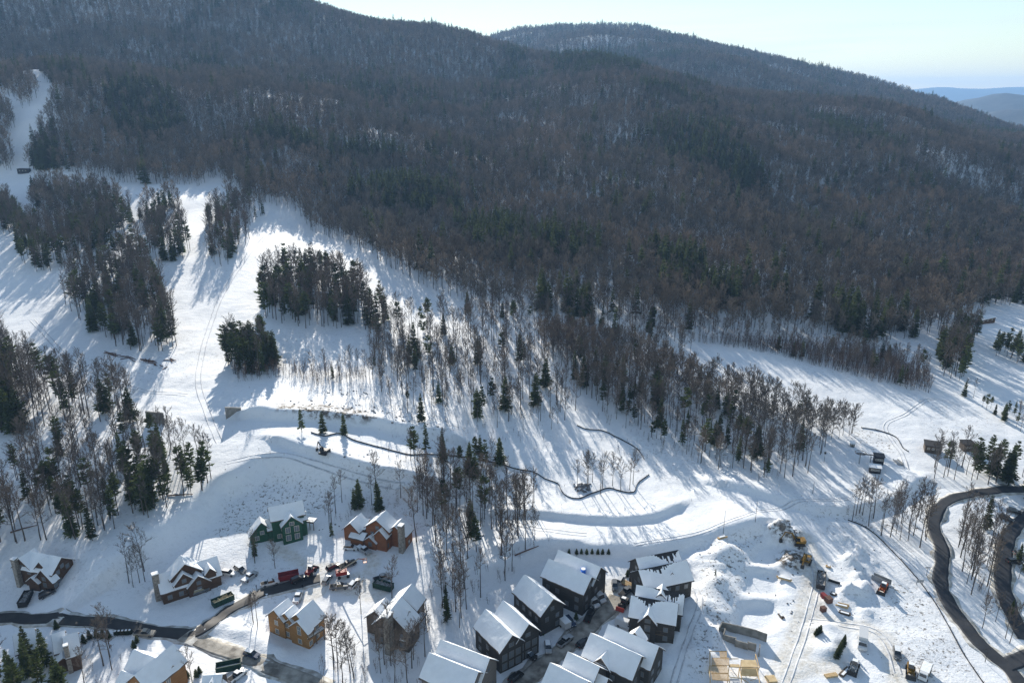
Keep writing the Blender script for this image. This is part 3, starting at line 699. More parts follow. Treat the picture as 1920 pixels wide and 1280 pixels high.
SINGLE = [  # base pixel, top pixel row, kind, label
 (566,810,762,'con','slim evergreen left of two others beside the cut bank'),
 (606,812,770,'con','middle of the three evergreens beside the cut bank'),
 (645,814,772,'con','evergreen right of two others beside the cut bank'),
 (835,1140,1088,'con','dark evergreen between the gabled lodge and the townhouses'),
 (623,1008,975,'con','small evergreen between the green house and the red brown lodge'),
 (664,955,912,'con','left of the two evergreens on the bank behind the red brown lodge'),
 (712,958,912,'con','right of the two evergreens on the bank behind the red brown lodge'),
 (56,1252,1163,'con','tall pine left of its twin in front of the bottom left house'),
 (88,1250,1167,'con','tall pine right of its twin in front of the bottom left house'),
 (28,1290,1205,'con','pine at the bottom left corner beside the house'),
 (105,1285,1220,'con','broad low pine below the bottom left house'),
 (478,1045,1000,'con','thin evergreen below the green house'),
 (1341,1080,1064,'con','small dark bushy evergreen on the snow track right of the townhouses'),
 (300,850,790,'con','pointed spruce at the top of the wood above the brown houses'),
 (305,560,505,'con','tall spruce at the top of the wooded island'),
 (1895,1150,1120,'con','small round evergreen by the right road'),
 (516,1065,1008,'bare','bare tree standing in front of the green house'),
 (478,1055,990,'bare','slender bare tree left of the green house'),
 (735,1120,1040,'bare','lone bare tree beside the dark dumpster'),
 (677,1150,1075,'bare','tall bare trunk behind the cars of the work yard'),
 (797,1230,1130,'bare','bare trunk right of the dark gabled house'),
 (865,1158,1060,'bare','curving bare tree between lodge and townhouses'),
 (947,1088,998,'bare','slim bare tree with a tufted crown left of the townhouses'),
 (160,1290,1200,'bare','bare tree with forked top between the bottom left houses'),
 (210,1255,1180,'bare','straight bare trunk between the bottom left houses'),
 (362,1285,1200,'bare','bare birch beside the orange brown house at the bottom'),
 (250,1100,1035,'bare','leftmost bare tree beside the stone chimney house'),
 (262,1092,1020,'bare','middle bare tree beside the stone chimney house'),
 (272,1090,1018,'bare','rightmost bare tree beside the stone chimney house'),
 (475,1170,1112,'bare','tall bare tree on the snowy knoll by the road'),
]
for (px, py, top, kd, lab) in SINGLE:
    x, y, z = g(px, py); h = (py-top)/F0*project(x, y, z)[2]*1.06
    TREES.append((x, y, z, h, kd, lab, 1e6))
ORD = lambda k: f"{k}{'th' if 10 <= k % 100 <= 20 else {1:'st',2:'nd',3:'rd'}.get(k % 10, 'th')}"
bare = sorted([t for t in TREES if t[4] == 'bare'], key=lambda t: -t[6]); con = sorted([t for t in TREES if t[4] == 'con'], key=lambda t: -t[6])
print('trees', len(bare), len(con))
random.seed(21)
for lst, kinds, nm, word in ((bare, ['bare'], 'bare_tree', 'bare tree'), (con, ['spruce', 'pine'], 'evergreen_tree', 'evergreen')):
    one, rest = lst[:300], lst[300:]
    byz = {}
    for t in one:
        if not isinstance(t[5], str): byz.setdefault(t[5], []).append(t)
    lab = {}
    for zi, ts in byz.items():
        ts.sort(key=lambda t: project(t[0], t[1], t[2])[0]); where = (ZONES+[RIDGE])[zi][0]
        for k, t in enumerate(ts):
            if len(ts) == 1: lab[id(t)] = f'{word} {where}'
            elif k == 0: lab[id(t)] = f'leftmost {word} {where}'
            elif k == len(ts)-1: lab[id(t)] = f'rightmost {word} {where}'
            else: lab[id(t)] = f'{word} {where}, {ORD(k+1)} from left'
    for t in one:
        kd = random.choice(kinds); tm, cm, H = random.choice(PROTO[kd]); s = t[3]/H
        if isinstance(t[5], str) and t[4] == 'con': tm, cm, H = PROTO['spruce'][len(t[5]) % 5]; s = t[3]/H
        e = empty(nm, (t[0], t[1], t[2]), random.uniform(0, 6.28)); w = s*random.uniform(.82, 1.25); e.scale = (w, w*random.uniform(.9, 1.1), s); e.rotation_euler = (random.gauss(0, .025), random.gauss(0, .025), random.uniform(0, 6.28))
        obj('trunk', tm, e); obj('crown', cm, e)
        grp = ('bare trees ' if t[4] == 'bare' else 'evergreens ')+('standing alone' if isinstance(t[5], str) else (ZONES+[RIDGE])[t[5]][0])
        tag(e, t[5] if isinstance(t[5], str) else lab[id(t)], 'tree', grp)
    if rest:
        rk = [[], []]
        if word == 'bare tree':
            far = [t for t in rest if t[5] == len(ZONES) or t[1] > 640]; rest = [t for t in rest if not (t[5] == len(ZONES) or t[1] > 640)]
            scatter('distant_bushy_hardwoods', 'farbare', [(t[0], t[1], t[2]) for t in far], [t[3]/18 for t in far], 'brown leafless woods on the ridge and along the upper ski runs', seed=19)
        for t in rest: rk[random.random() < .5 if len(kinds) > 1 else 0].append(t)
        for kd, ts, nm2, l2 in ((kinds[0], rk[0], 'distant_'+('hardwoods' if word == 'bare tree' else 'spruces'), 'smaller leafless trees of the woods along the ski slopes' if word == 'bare tree' else 'smaller spruces of the woods along the ski slopes'),
                                (kinds[-1], rk[1], 'distant_pines', 'smaller pines of the woods along the ski slopes')):
            if ts: scatter(nm2, kd, [(t[0], t[1], t[2]) for t in ts], [t[3]/PROTO[kd][0][2] for t in ts], l2, seed=9)
bp_, bs_ = [], []
for pix, dens, h0, h1 in BRUSH:
    x, y = fill(gpoly(pix), dens*1.7); z = hz(x, y)
    bp_ += list(zip(x, y, z)); bs_ += [random.uniform(h0, h1)/7 for _ in x]
scatter('brush', 'sapling', bp_, bs_, 'thin brown saplings and brush along the slopes', seed=12)
# ------------------------------------------------------------ roads
def spline(pl, step=1.5):
    pl = np.asarray(pl, float); q = np.vstack([2*pl[0]-pl[1], pl, 2*pl[-1]-pl[-2]]); out = []
    for i in range(1, len(q)-2):
        m = max(2, int(np.hypot(*(q[i+1]-q[i]))/step)); t = np.linspace(0, 1, m, endpoint=False)[:, None]
        out.append(.5*(2*q[i] + (q[i+1]-q[i-1])*t + (2*q[i-1]-5*q[i]+4*q[i+1]-q[i+2])*t*t + (3*q[i]-q[i-1]-3*q[i+1]+q[i+2])*t**3))
    return np.vstack(out+[q[-2][None]])
def ribbon(name, pl, width, m, lift, label, wob=0.0, cross=7, crown=.05):
    c = spline(pl); tg = np.gradient(c, axis=0); tg /= np.hypot(tg[:, 0], tg[:, 1])[:, None]+1e-9; nr = np.stack([-tg[:, 1], tg[:, 0]], 1)
    v = []
    for k in range(cross):
        f = k/(cross-1)*2-1; w = width/2*f
        ww = w + (wob*fbm(c[:, 0]/4+f*7, c[:, 1]/4, 2)*abs(f)**4*np.sign(f) if wob else 0)
        p = c + nr*np.broadcast_to(np.asarray(ww)[..., None] if np.ndim(ww) else ww, (len(c), 1)); v.append(p)
    v = np.array(v); z = hz(v[..., 0], v[..., 1]); mz = np.maximum(z, z.mean(0)[None]) + lift + crown*(1-np.linspace(-1, 1, cross)**2)[:, None]
    n_ = len(c); V = np.concatenate([v, mz[..., None]], 2).reshape(-1, 3)
    V2 = V.copy().reshape(cross, n_, 3); 
    f_ = [(k*n_+i, k*n_+i+1, (k+1)*n_+i+1, (k+1)*n_+i) for k in range(cross-1) for i in range(n_-1)]
    # edges turned down into the snow
    e0 = len(V); lo = V2[0].copy(); lo[:, 2] -= .6; hi = V2[-1].copy(); hi[:, 2] -= .6
    V = np.vstack([V, lo, hi])
    f_ += [(e0+i, e0+i+1, i+1, i) for i in range(n_-1)] + [((cross-1)*n_+i, (cross-1)*n_+i+1, e0+n_+i+1, e0+n_+i) for i in range(n_-1)]
    o = obj(name, mesh_from(name, V, f_, m, smooth=True)); tag(o, label, kind='structure'); return o
M_asph = mat('asphalt', (.021,.025,.033), .7, col2=(.034,.037,.043), scale=.45, bump=.15, bscale=6)
M_asph2 = mat('wet_asphalt', (.026,.026,.029), .7, col2=(.050,.047,.045), scale=.30)
M_slush = mat('road_slush', (.15,.135,.115), .85, col2=(.42,.39,.34), scale=.35, bump=.4, bscale=1.5)
M_grit = mat('road_grit', (.34,.32,.28), .9, col2=(.66,.65,.62), scale=.5, bump=.3, bscale=2)
ROADS = {
 'right': ([(1990,914),(1930,917),(1880,918),(1830,924),(1785,935),(1758,955),(1751,985),(1758,1010),(1767,1040),(1763,1080),(1770,1112),(1793,1152),(1824,1192),(1862,1230),(1892,1255),(1925,1300)], 4.5),
 'rightfork': ([(1885,1248),(1915,1236),(1960,1225)], 5.0),
 'parking': ([(1960,955),(1930,966),(1908,984),(1892,1004),(1884,1040),(1880,1080),(1884,1112),(1898,1152),(1925,1200)], 4.8),
 'left': ([(-90,1157),(0,1159),(80,1160),(160,1165),(240,1174),(300,1184),(352,1188),(388,1172),(422,1148),(462,1126),(510,1107),(560,1094),(600,1084)], 4.4),
 'lower': ([(345,1190),(385,1207),(430,1222),(480,1240),(540,1264),(610,1295)], 4.8),
 'town': ([(1158,1118),(1148,1132),(1120,1160),(1080,1195),(1040,1230),(1000,1264),(955,1302)], 5.6)}
for nm, label, m, gm in (('right', 'dark asphalt road curving down the right side', M_asph, M_grit), ('rightfork', 'short side road leaving the right road at the bottom', M_asph, M_grit), ('parking', 'dark asphalt drive at the far right edge', M_asph, M_grit),
                         ('left', 'wet asphalt road past the brown houses on the left', M_asph2, M_grit), ('lower', 'slushy road running down from the fork', M_slush, M_grit), ('town', 'slushy road between the dark townhouses', M_slush, M_grit)):
    pix, w = ROADS[nm]; pl = gpoly(pix)
    ribbon('road_shoulder', pl, w+1.8, gm, .05, 'gritty ploughed edge of the '+label, wob=2.0)
    ribbon('road', pl, w, m, .13, label, wob=.7)

# wheel and groomer ruts pressed into the snow
M_rut = mat('packed_rut', (.50,.51,.53), .8, col2=(.72,.73,.75), scale=.8)
for pix, gap, label in (([(1262,1285),(1282,1220),(1300,1170),(1312,1130),(1302,1098)], 1.6, 'behind the townhouses'),
                        ([(1503,1008),(1517,1040),(1531,1085),(1517,1150),(1497,1215),(1470,1290)], 1.9, 'down the middle of the site'),
                        ([(1517,1163),(1570,1168),(1640,1182),(1668,1215),(1684,1262)], 1.8, 'around the site island'),
                        ([(420,868),(520,852),(600,872),(700,902),(800,930),(900,958),(1000,990),(1100,1002)], 2.0, 'along the snow road'),
                        ([(412,830),(388,770),(372,700),(398,600),(436,520),(515,425)], 2.4, 'down the straight ski run'),
                        ([(1190,1020),(1290,1003),(1400,965),(1500,938),(1590,935)], 1.4, 'across the sunlit snowfield'),
                        ([(1800,760),(1745,748),(1700,775),(1660,800),(1690,850),(1700,880)], 1.6, 'past the lift base'),
                        ([(60,600),(150,690),(260,730),(350,740)], 2.2, 'across the lower left ski run')):
    pl = spline(gpoly(pix), 3.0); tg = np.gradient(pl, axis=0); tg /= np.hypot(tg[:, 0], tg[:, 1])[:, None]+1e-9; nr = np.stack([-tg[:, 1], tg[:, 0]], 1)
    for k, s_ in enumerate((-1, 1)): ribbon('snow_rut', pl+nr*gap/2*s_, .5, M_rut, .035, ('left' if k == 0 else 'right')+' wheel rut '+label, wob=.3, cross=3, crown=0)
# ------------------------------------------------------------ houses
M_snowroof = mat('roof_snow', (.84,.86,.88), .7, var=.03, scale=.5, bump=.35, bscale=.9)
M_shingle = mat('shingle', (.030,.030,.033), .85, var=.3, scale=2.5)
M_fascia = mat('fascia', (.10,.075,.06), .8)
M_glass = mat('window_glass', (.13,.15,.17), .12, spec=.8)  # pale blue-grey base colour stands in for sky reflected in the panes
M_trim = mat('window_trim', (.16,.15,.14), .7)
M_trimw = mat('pale_trim', (.55,.50,.42), .7)
M_stone = mat('chimney_stone', (.17,.155,.135), .9, col2=(.34,.31,.27), scale=1.6, bump=.6, bscale=2.5)
M_conc = mat('concrete', (.17,.165,.15), .85, col2=(.29,.28,.26), scale=.6)
M_deck = mat('deck_wood', (.12,.09,.065), .8, var=.2, scale=2)
def siding(name, col, col2): return mat(name, col, .8, col2=col2, scale=1.4, stretch=(.35, .35, 5.0), bump=.25, bscale=3)
SIDE = {'dark': siding('charcoal_siding', (.036,.034,.032), (.060,.055,.050)), 'taupe': siding('taupe_siding', (.12,.105,.092), (.17,.15,.13)),
        'brown': siding('brown_siding', (.060,.034,.022), (.10,.058,.036)), 'rust': siding('rust_siding', (.17,.062,.028), (.26,.105,.045)),
        'gold': siding('golden_siding', (.22,.112,.038), (.32,.17,.062)), 'umber': siding('umber_siding', (.062,.048,.038), (.11,.085,.066)),
        'green': siding('green_sheathing', (.014,.060,.036), (.022,.088,.052)), 'orange': siding('orange_siding', (.22,.10,.035), (.32,.16,.058))}
def plane(px, py, z):
    a, dy, dz = ray(px, py); t = (z-CAM_Z)/dz; return np.array([float(a*t), float(dy*t)])
WIN = {}
def win_mesh(w, h, pale):
    k = (round(w, 2), round(h, 2), pale)
    if k not in WIN:
        m = MB(); t = .11
        m.box(-w/2-t, w/2+t, -.07, .0, -h/2-t, -h/2); m.box(-w/2-t, w/2+t, -.07, .0, h/2, h/2+t); m.box(-w/2-t, -w/2, -.07, .0, -h/2, h/2); m.box(w/2, w/2+t, -.07, .0, -h/2, h/2)
        m.box(-.03, .03, -.065, -.01, -h/2, h/2)
        p = MB().box(-w/2, w/2, -.035, .0, -h/2, h/2)
        WIN[k] = (m.mesh('window', M_trimw if pale else M_trim), p.mesh('pane', M_glass))
    return WIN[k]
FOOT = []                                               # ground outlines of the buildings
def gable(root, c, ux, Lr, Wd, zr, ze, side, others, wins=1, snow=1.0, pale=False, oh=.55, glazed=None, first=False, base=-4.0):
    """one gabled wing: wall, roof with its snow, windows. c = ridge middle in root coordinates, ux = ridge direction"""
    ux = np.asarray(ux); uy = np.array([-ux[1], ux[0]]); hw = Wd/2; hl = Lr/2
    def P(a, b, z): q = c + ux*a + uy*b; return (q[0], q[1], z)
    m = MB(); b0 = len(m.v)
    prof = [(-hw, base), (hw, base), (hw, ze), (0, zr), (-hw, ze)]
    m.v += [P(-hl, b, z) for b, z in prof] + [P(hl, b, z) for b, z in prof]
    m.f += [(4,3,2,1,0), (5,6,7,8,9), (0,1,6,5), (1,2,7,6), (4,0,5,9)] + [(2,3,8,7), (3,4,9,8)]
    m.build('wall', side, root)
    sl = (zr-ze)/hw; th = .26
    rf = None
    def slab(z0, z1, o, inset, name, mt, par):
        q = MB(); e = hl+o-inset
        for s in (-1, 1):
            bo = (hw+o-inset)*s; bi = 0
            lo = ze-(o-inset)*sl
            pts = [(-e, bo, lo+z0), (e, bo, lo+z0), (e, bi, zr+z0), (-e, bi, zr+z0), (-e, bo, lo+z1), (e, bo, lo+z1), (e, bi, zr+z1), (-e, bi, zr+z1)]
            pts = [P(*k) for k in pts]
            if s < 0: pts = [pts[1], pts[0], pts[3], pts[2], pts[5], pts[4], pts[7], pts[6]]
            q.hexa(pts)
        return q.build(name, mt, par)
    rf = slab(.02, th, oh, 0, 'roof', M_fascia if snow > .99 else M_shingle, root)
    if snow > .99:
        # lying snow: uneven thickness, wavering lips, a bare edge here and there
        q = MB(); nx, ny = max(6, int(Lr/.9)), 5; sd = zr*3.1+Lr; e = hl+oh-.06
        for s in (-1, 1):
            b0 = len(q.v); A_ = np.linspace(-e, e, nx+1)
            for j in range(ny+1):
                f = j/ny; bb = (hw+oh-.04)*(1-f)
                wob = (.22*fbm(A_*.8+sd, np.full(nx+1, s*3.+sd), 2)-.05)*(j == 0)
                tk = np.clip(.22+.20*fbm(A_*.45+sd, np.full(nx+1, bb*.5*s+sd*2), 3), .07, .5)*(.55 if j == 0 else 1)
                for i in range(nx+1):
                    b_ = bb+wob[i]; zz = zr-b_*sl+th
                    q.v += [P(A_[i], b_*s, zz), P(A_[i], b_*s, zz+tk[i])]
            w = (nx+1)*2; id_ = lambda i, j, k: b0+j*w+i*2+k
            for j in range(ny):
                for i in range(nx):
                    f4 = [id_(i,j,1), id_(i+1,j,1), id_(i+1,j+1,1), id_(i,j+1,1)]; q.f.append(tuple(f4 if s < 0 else f4[::-1]))
            for i in range(nx): q.f.append((id_(i,0,0), id_(i+1,0,0), id_(i+1,0,1), id_(i,0,1)))
            for j in range(ny):
                for i in (0, nx): q.f.append((id_(i,j,0), id_(i,j+1,0), id_(i,j+1,1), id_(i,j,1)))
        q.build('snow_cover', M_snowroof, rf, smooth=False)
    else:
        # patchy snow: most of the slopes covered in uneven sheets, bare shingles near the ridge
        random.seed(int(zr*100)+int(Lr*7)); q = MB(); nseg = 44
        for s in (-1, 1):
            for i in range(nseg):
                a0 = -hl-oh+.1+(2*hl+2*oh-.2)*i/nseg; a1 = -hl-oh+.1+(2*hl+2*oh-.2)*(i+1)/nseg
                fr = i/nseg; env = math.exp(-((fr-(.72 if snow < .6 else .38))/.2)**2); top = hw*((.62 if snow < .6 else .34)*env*random.uniform(.25, 1.25)+.02*random.random()); top = min(top, hw*.78)
                bo = (hw+oh-.1)*s; bi = top*s; lo = ze-(oh-.1)*sl; hi_ = zr-top*sl
                pts = [P(*k) for k in [(a0, bo, lo+th), (a1, bo, lo+th), (a1, bi, hi_+th), (a0, bi, hi_+th), (a0, bo, lo+th+.2), (a1, bo, lo+th+.2), (a1, bi, hi_+th+.08), (a0, bi, hi_+th+.08)]]
                if s < 0: pts = [pts[1], pts[0], pts[3], pts[2], pts[5], pts[4], pts[7], pts[6]]
                q.hexa(pts)
        q.build('snow_cover', M_snowroof, rf)
    FOOT.append(np.array([P(-hl, -hw, 0)[:2], P(hl, -hw, 0)[:2], P(hl, hw, 0)[:2], P(-hl, hw, 0)[:2]]))
    if not wins: return
    view = -np.array([root.location.x, root.location.y]); view = view/np.hypot(*view)
    cr, sr = math.cos(root.rotation_euler.z), math.sin(root.rotation_euler.z)
    for (nrm, span, org, gab) in ((ux, Wd, c+ux*hl, True), (-ux, Wd, c-ux*hl, True), (uy, Lr, c+uy*hw, False), (-uy, Lr, c-uy*hw, False)):
        nw = np.array([nrm[0]*cr-nrm[1]*sr, nrm[0]*sr+nrm[1]*cr])
        if nw @ view < -.1: continue
        tx = np.array([-nrm[1], nrm[0]]); big = glazed and gab
        ww, wh, gap = (1.5, 2.0, 2.05) if big else (1.15, 1.45, 2.9)
        k = max(1, int((span-1.2)/gap)); rows = [1.7+2.95*r for r in range(4) if 1.7+2.95*r < ze-.7]
        if gab and zr-ze > 2.4: rows.append(ze+.5)
        for r in rows:
            kk = k if r < ze-.6 else max(1, int((span*.42)/gap))
            for i in range(kk):
                o = ((i+.5)/kk-.5)*(span-.8 if r < ze-.6 else span*.45)
                if not big and random.random() < .16: continue
                q = org+tx*o; out = q+nrm*.5
                if any(abs((out-oc)@ou) < ol/2 and abs((out-oc)@np.array([-ou[1], ou[0]])) < ow/2 and r < oz+.3 for (oc, ou, ol, ow, oz) in others): continue
                wm, pm = win_mesh(ww, wh if r < ze-.6 else 1.2, pale)
                w = obj('window', wm, root); w.location = (q[0]+nrm[0]*.004, q[1]+nrm[1]*.004, r); w.rotation_euler = (0, 0, math.atan2(nrm[1], nrm[0])+math.pi/2)
                obj('pane', pm, w)
def house(name, label, base, side, vols, group, chim=(), decks=(), wins=True, pale=False, snow=1.0, doors=(), cat='house'):
    """vols: (ridge end pixel, ridge end pixel, ridge height, width, eave height[, options])"""
    zb = g(*base)[2]
    A, B = plane(*vols[0][0], zb+vols[0][2]), plane(*vols[0][1], zb+vols[0][2]); d0 = (B-A)/np.hypot(*(B-A)); ang = math.atan2(d0[1], d0[0])
    mid = (A+B)/2; root = empty(name, (mid[0], mid[1], zb), ang); tag(root, label, cat, group)
    inv = np.array([[math.cos(ang), math.sin(ang)], [-math.sin(ang), math.cos(ang)]])
    loc = []
    for v in vols:
        a, b = inv@(plane(*v[0], zb+v[2])-mid), inv@(plane(*v[1], zb+v[2])-mid); d = b-a
        u = np.array([1., 0.]) if abs(d[0]) > abs(d[1]) else np.array([0., 1.])
        opt = v[5] if len(v) > 5 else {}
        L_ = opt.get('L', abs(d@u)); c = (a+b)/2
        if 'L' in opt:                                  # keep the front end, grow backwards
            s = 1 if (d@u) >= 0 else -1; c = a + u*s*L_/2
        loc.append((c, u, max(L_, 1.5), v[3], v[2], v[4], opt))
    for i, (c, u, L_, wd, zr, ze, opt) in enumerate(loc):
        others = [(q[0], q[1], q[2], q[3], (q[4]+q[5])/2) for j, q in enumerate(loc) if j != i]
        gable(root, c, u, L_, wd, zr, ze, SIDE[opt.get('side', side)], others, wins=wins and opt.get('win', True), snow=opt.get('snow', snow), pale=pale, glazed=opt.get('glazed'), oh=opt.get('oh', .55), base=opt.get('base', -4.0))
    for (tp, ztop, w, d) in chim:                       # top pixel, height, width, depth
        p = inv@(plane(*tp, zb+ztop)-mid)
        ch = MB().box(p[0]-w/2, p[0]+w/2, p[1]-d/2, p[1]+d/2, -4, ztop).box(p[0]-w/2-.12, p[0]+w/2+.12, p[1]-d/2-.12, p[1]+d/2+.12, ztop-.35, ztop-.1).build('chimney', M_stone, root)
        MB().box(p[0]-w/2-.05, p[0]+w/2+.05, p[1]-d/2-.05, p[1]+d/2+.05, ztop, ztop+.28).build('chimney_snow', M_snowroof, ch)
    for (p1, p2, zt, dep) in decks:                     # a deck edge given by two pixels at its height
        a, b = inv@(plane(*p1, zb+zt)-mid), inv@(plane(*p2, zb+zt)-mid); t = (b-a)/np.hypot(*(b-a)); nn = np.array([-t[1], t[0]])
        if (inv@(-mid))@nn > 0: nn = -nn                # grows away from the viewer, towards the house
        L_ = np.hypot(*(b-a)); dk = MB()
        q = [a, b, b+nn*dep, a+nn*dep]; dk.hexa([(k[0], k[1], zt-.25) for k in q]+[(k[0], k[1], zt) for k in q])
        D = dk.build('deck', M_deck, root)
        if ((b-a)[0]*(nn)[1]-(b-a)[1]*nn[0]) < 0: D.data.flip_normals()
        rl = MB(); np_ = max(2, int(L_/1.8)); 
        for i in range(np_+1):
            k = a+t*L_*i/np_+nn*.08; rl.box(k[0]-.06, k[0]+.06, k[1]-.06, k[1]+.06, zt, zt+1.05)
        rl.tube([(a[0], a[1], zt+1.05), (b[0], b[1], zt+1.05)], .07, 4); rl.tube([(a[0], a[1], zt+.5), (b[0], b[1], zt+.5)], .04, 4)
        rl.build('railing', M_deck, D)
        sn = MB(); q2 = [a+nn*.25, b+nn*.25, b+nn*dep, a+nn*dep]; sn.hexa([(k[0], k[1], zt+.01) for k in q2]+[(k[0], k[1], zt+.2) for k in q2]); s_ = sn.build('snow_cover', M_snowroof, D)
        for i in range(3):
            k = a+t*L_*(.04+.46*i)+nn*.3; MB().box(k[0]-.12, k[0]+.12, k[1]-.12, k[1]+.12, -4, zt-.26).build('post', M_deck, root)
    for (p, zt, w, h, u) in doors:                      # garage or entry door: foot-centre pixel (at zt), width, height, facing axis in house frame
        k = inv@(plane(*p, zb+zt)-mid); u = np.array(u, float); t = np.array([-u[1], u[0]])
        q = [k-t*w/2, k+t*w/2, k+t*w/2+u*.12, k-t*w/2+u*.12]
        MB().hexa([(r[0], r[1], zt) for r in q]+[(r[0], r[1], zt+h) for r in q]).build('door', M_trimw, root)
    return root
random.seed(5)
TG = 'dark townhouses on both sides of the slushy road'
T = lambda label, base, vols, **k: house('townhouse', label, base, k.pop('side', 'dark'), vols, TG, **k)
T('charcoal townhouse with a blue drum on its snowy roof', (1085,1125), [((1031,1050),(1107,1082),11,8.2,7.6),((1050,1033),(1124,1064),11.6,8.2,7.8),((1092,1098),(1098,1102),4.2,2.6,3.6,{'win':False,'L':2})], decks=[((1078,1104),(1094,1100),4.2,2)])
T('narrow single gabled charcoal townhouse', (1030,1160), [((985,1080),(1036,1122),11,8.6,7.2)], decks=[((1018,1138),(1034,1134),4.0,1.6)])
T('charcoal townhouse with tall gable windows facing the slushy road', (965,1235), [((912,1145),(959,1190),11,7.6,7.4,{'glazed':1}),((944,1129),(991,1169),11.6,7.8,7.6,{'glazed':1})], decks=[((945,1232),(1008,1204),3.2,1.8)])
T('taupe townhouse with two snowy gables at the bottom edge', (880,1290), [((807,1226),(894,1260),11,9,7.2,{'side':'taupe'}),((829,1201),(915,1235),11.4,8.6,7.4,{'side':'taupe'})], side='taupe', decks=[((895,1278),(920,1260),3.2,1.8)])
T('townhouse cut by the bottom edge with a blank white roof', (1070,1310), [((1034,1245),(1100,1278),11,9,7),((1067,1225),(1122,1250),11.4,9,7.2),((1118,1262),(1128,1268),9.2,4,7.0,{'L':3})])
T('charcoal townhouse with a small front gable nearest the bottom', (1165,1270), [((1110,1189),(1200,1230),11,9,7.2),((1144,1172),(1232,1212),11.5,8.6,7.4),((1126,1231),(1146,1216),9.6,5,6.8,{'glazed':1}),((1190,1184),(1200,1178),11,4.4,8.6,{'win':False})], decks=[((1188,1256),(1216,1240),4.2,2)])
T('charcoal townhouse with half bare black roof and central gable window', (1220,1180), [((1186,1117),(1269,1132),10.6,9,7.0,{'snow':.8}),((1196,1097),(1281,1113),11,8.6,7.2,{'snow':.5}),((1215,1151),(1218,1138),9.4,4.6,6.6,{'glazed':1}),((1238,1097),(1244,1112),11,4.4,8.6,{'win':False})], decks=[((1225,1187),(1253,1191),2.8,2)])
T('charcoal townhouse with streaky snow roof beside the spoil slope', (1245,1100), [((1199,1069),(1285,1051),10.4,9,6.6,{'snow':.8}),((1194,1047),(1269,1032),11,8.6,7.2,{'snow':.5}),((1256,1073),(1253,1062),9.0,4.8,6.2,{'glazed':1})], decks=[((1270,1106),(1290,1102),2.8,2)])
H = lambda label, base, side, vols, **k: house('house', label, base, side, vols, 'lodge style houses left of the townhouses', **k)
H('dark brown gabled house at the far left above the road', (70,1092), 'brown', [((60,1036),(113,1046),8.6,8,5.4),((38.5,1047),(62,1030),8.8,7,5.4),((75,1054),(86,1045),8.6,5,5.8,{'oh':.4}),((60,1082),(68,1075),4.2,4,2.6,{'win':False,'L':3}),((80,1069),(86,1062),7.0,6.5,3.4)], chim=[((26,1047),9,1.4,1.4)], doors=[((92,1100),0,3,2.4,(0,-1))])
H('long brown lodge with pale stone chimney at its left end', (350,1112), 'brown', [((295,1079),(404,1044.6),7.4,9.4,3.8),((345.6,1057.5),(339.6,1043),10.4,9,6.6),((338.7,1076.8),(345,1068),8.2,5.6,5.2),((365.4,1081),(372,1068),6.4,6.4,3.4),((393,1066),(389,1056),7.2,3.2,5.4,{'win':False,'oh':.3})], chim=[((290,1075),9.4,1.8,1.6)])
H('unfinished house in green sheathing on the hillside', (530,1005), 'green', [((505,952.4),(565,940),11.2,7,8.2),((546.3,968),(541,956),9.6,6.6,6.4,{'glazed':1}),((496.4,978),(480,972),7.4,8,3.0),((500,975),(545,966),6.2,7,4.2,{'win':False}),((560,962),(572,962),7.4,5,6.2,{'win':False})], decks=[((572,978),(587,980),3.6,3)], pale=True)
H('red brown lodge with many gables and a stone chimney', (700,1022), 'rust', [((706.4,975),(722.4,959.5),10.2,9,6.8),((662,981.4),(671.4,963),7.6,6,4.8),((668,972),(692,973),7.0,5,5.0,{'win':False}),((734,985),(760,975),8.2,7.6,5.2),((713.7,994.5),(718,986),7.6,4.6,5.2),((694.7,1007),(700,998),4.4,4.4,2.6),((660,998),(688,999),4.0,4,3.0,{'win':False})], chim=[((751.6,984),10.2,2.0,1.6)], doors=[((664,1016),0,3.2,2.6,(-1,0)),((678,1017),0,3.2,2.6,(-1,0))])
H('golden timber house with three parallel snowy gables', (545,1195), 'gold', [((515.3,1143),(539,1123.7),9.0,6,6.2),((536.4,1149.5),(550,1136),8.8,5.4,6.4),((558.7,1152),(583.6,1127),9.6,8,6.0),((560,1165),(566,1157),8.4,6.4,5.6)], decks=[((578,1198),(609,1178),3.6,2.6)], pale=True)
H('dark grey brown house with a tall stone chimney and long deck', (745,1195), 'umber', [((731,1147.4),(752,1121),11.8,11,6.6),((754.4,1116.7),(772,1098),10,8.4,6.4),((704,1145),(721.6,1123.3),8.6,6.4,5.8),((762,1148),(752,1140),9.6,4.6,7.6,{'win':False})], chim=[((727,1151.7),12.4,2.6,1.8)], decks=[((762,1203),(801,1150),3.6,2.2)])
H('orange brown house with criss crossing roofs at the bottom edge', (290,1275), 'orange', [((255,1265),(323,1210.6),10,7.5,6.4),((254,1220),(290,1235),9,7,5.8),((237,1254),(252,1276),6.4,6,3.6),((299,1240),(322,1247),7.4,5,5.2)], pale=True)
H('dark house half hidden by pines in the bottom left corner', (130,1235), 'brown', [((121,1195),(143,1188),8,9,4.8),((28,1188),(62,1184),7.4,8,4.4),((100,1190),(118,1185),7.6,8,4.6),((104,1219),(130,1229),4.4,4,3.2,{'win':False})], chim=[((122.5,1209),8.6,1.1,1.1)])
H('small white roofed house cut by the bottom edge', (395,1300), 'umber', [((384,1268),(414,1266),7,8,4),((398,1277),(400,1266),6.8,5,4)])
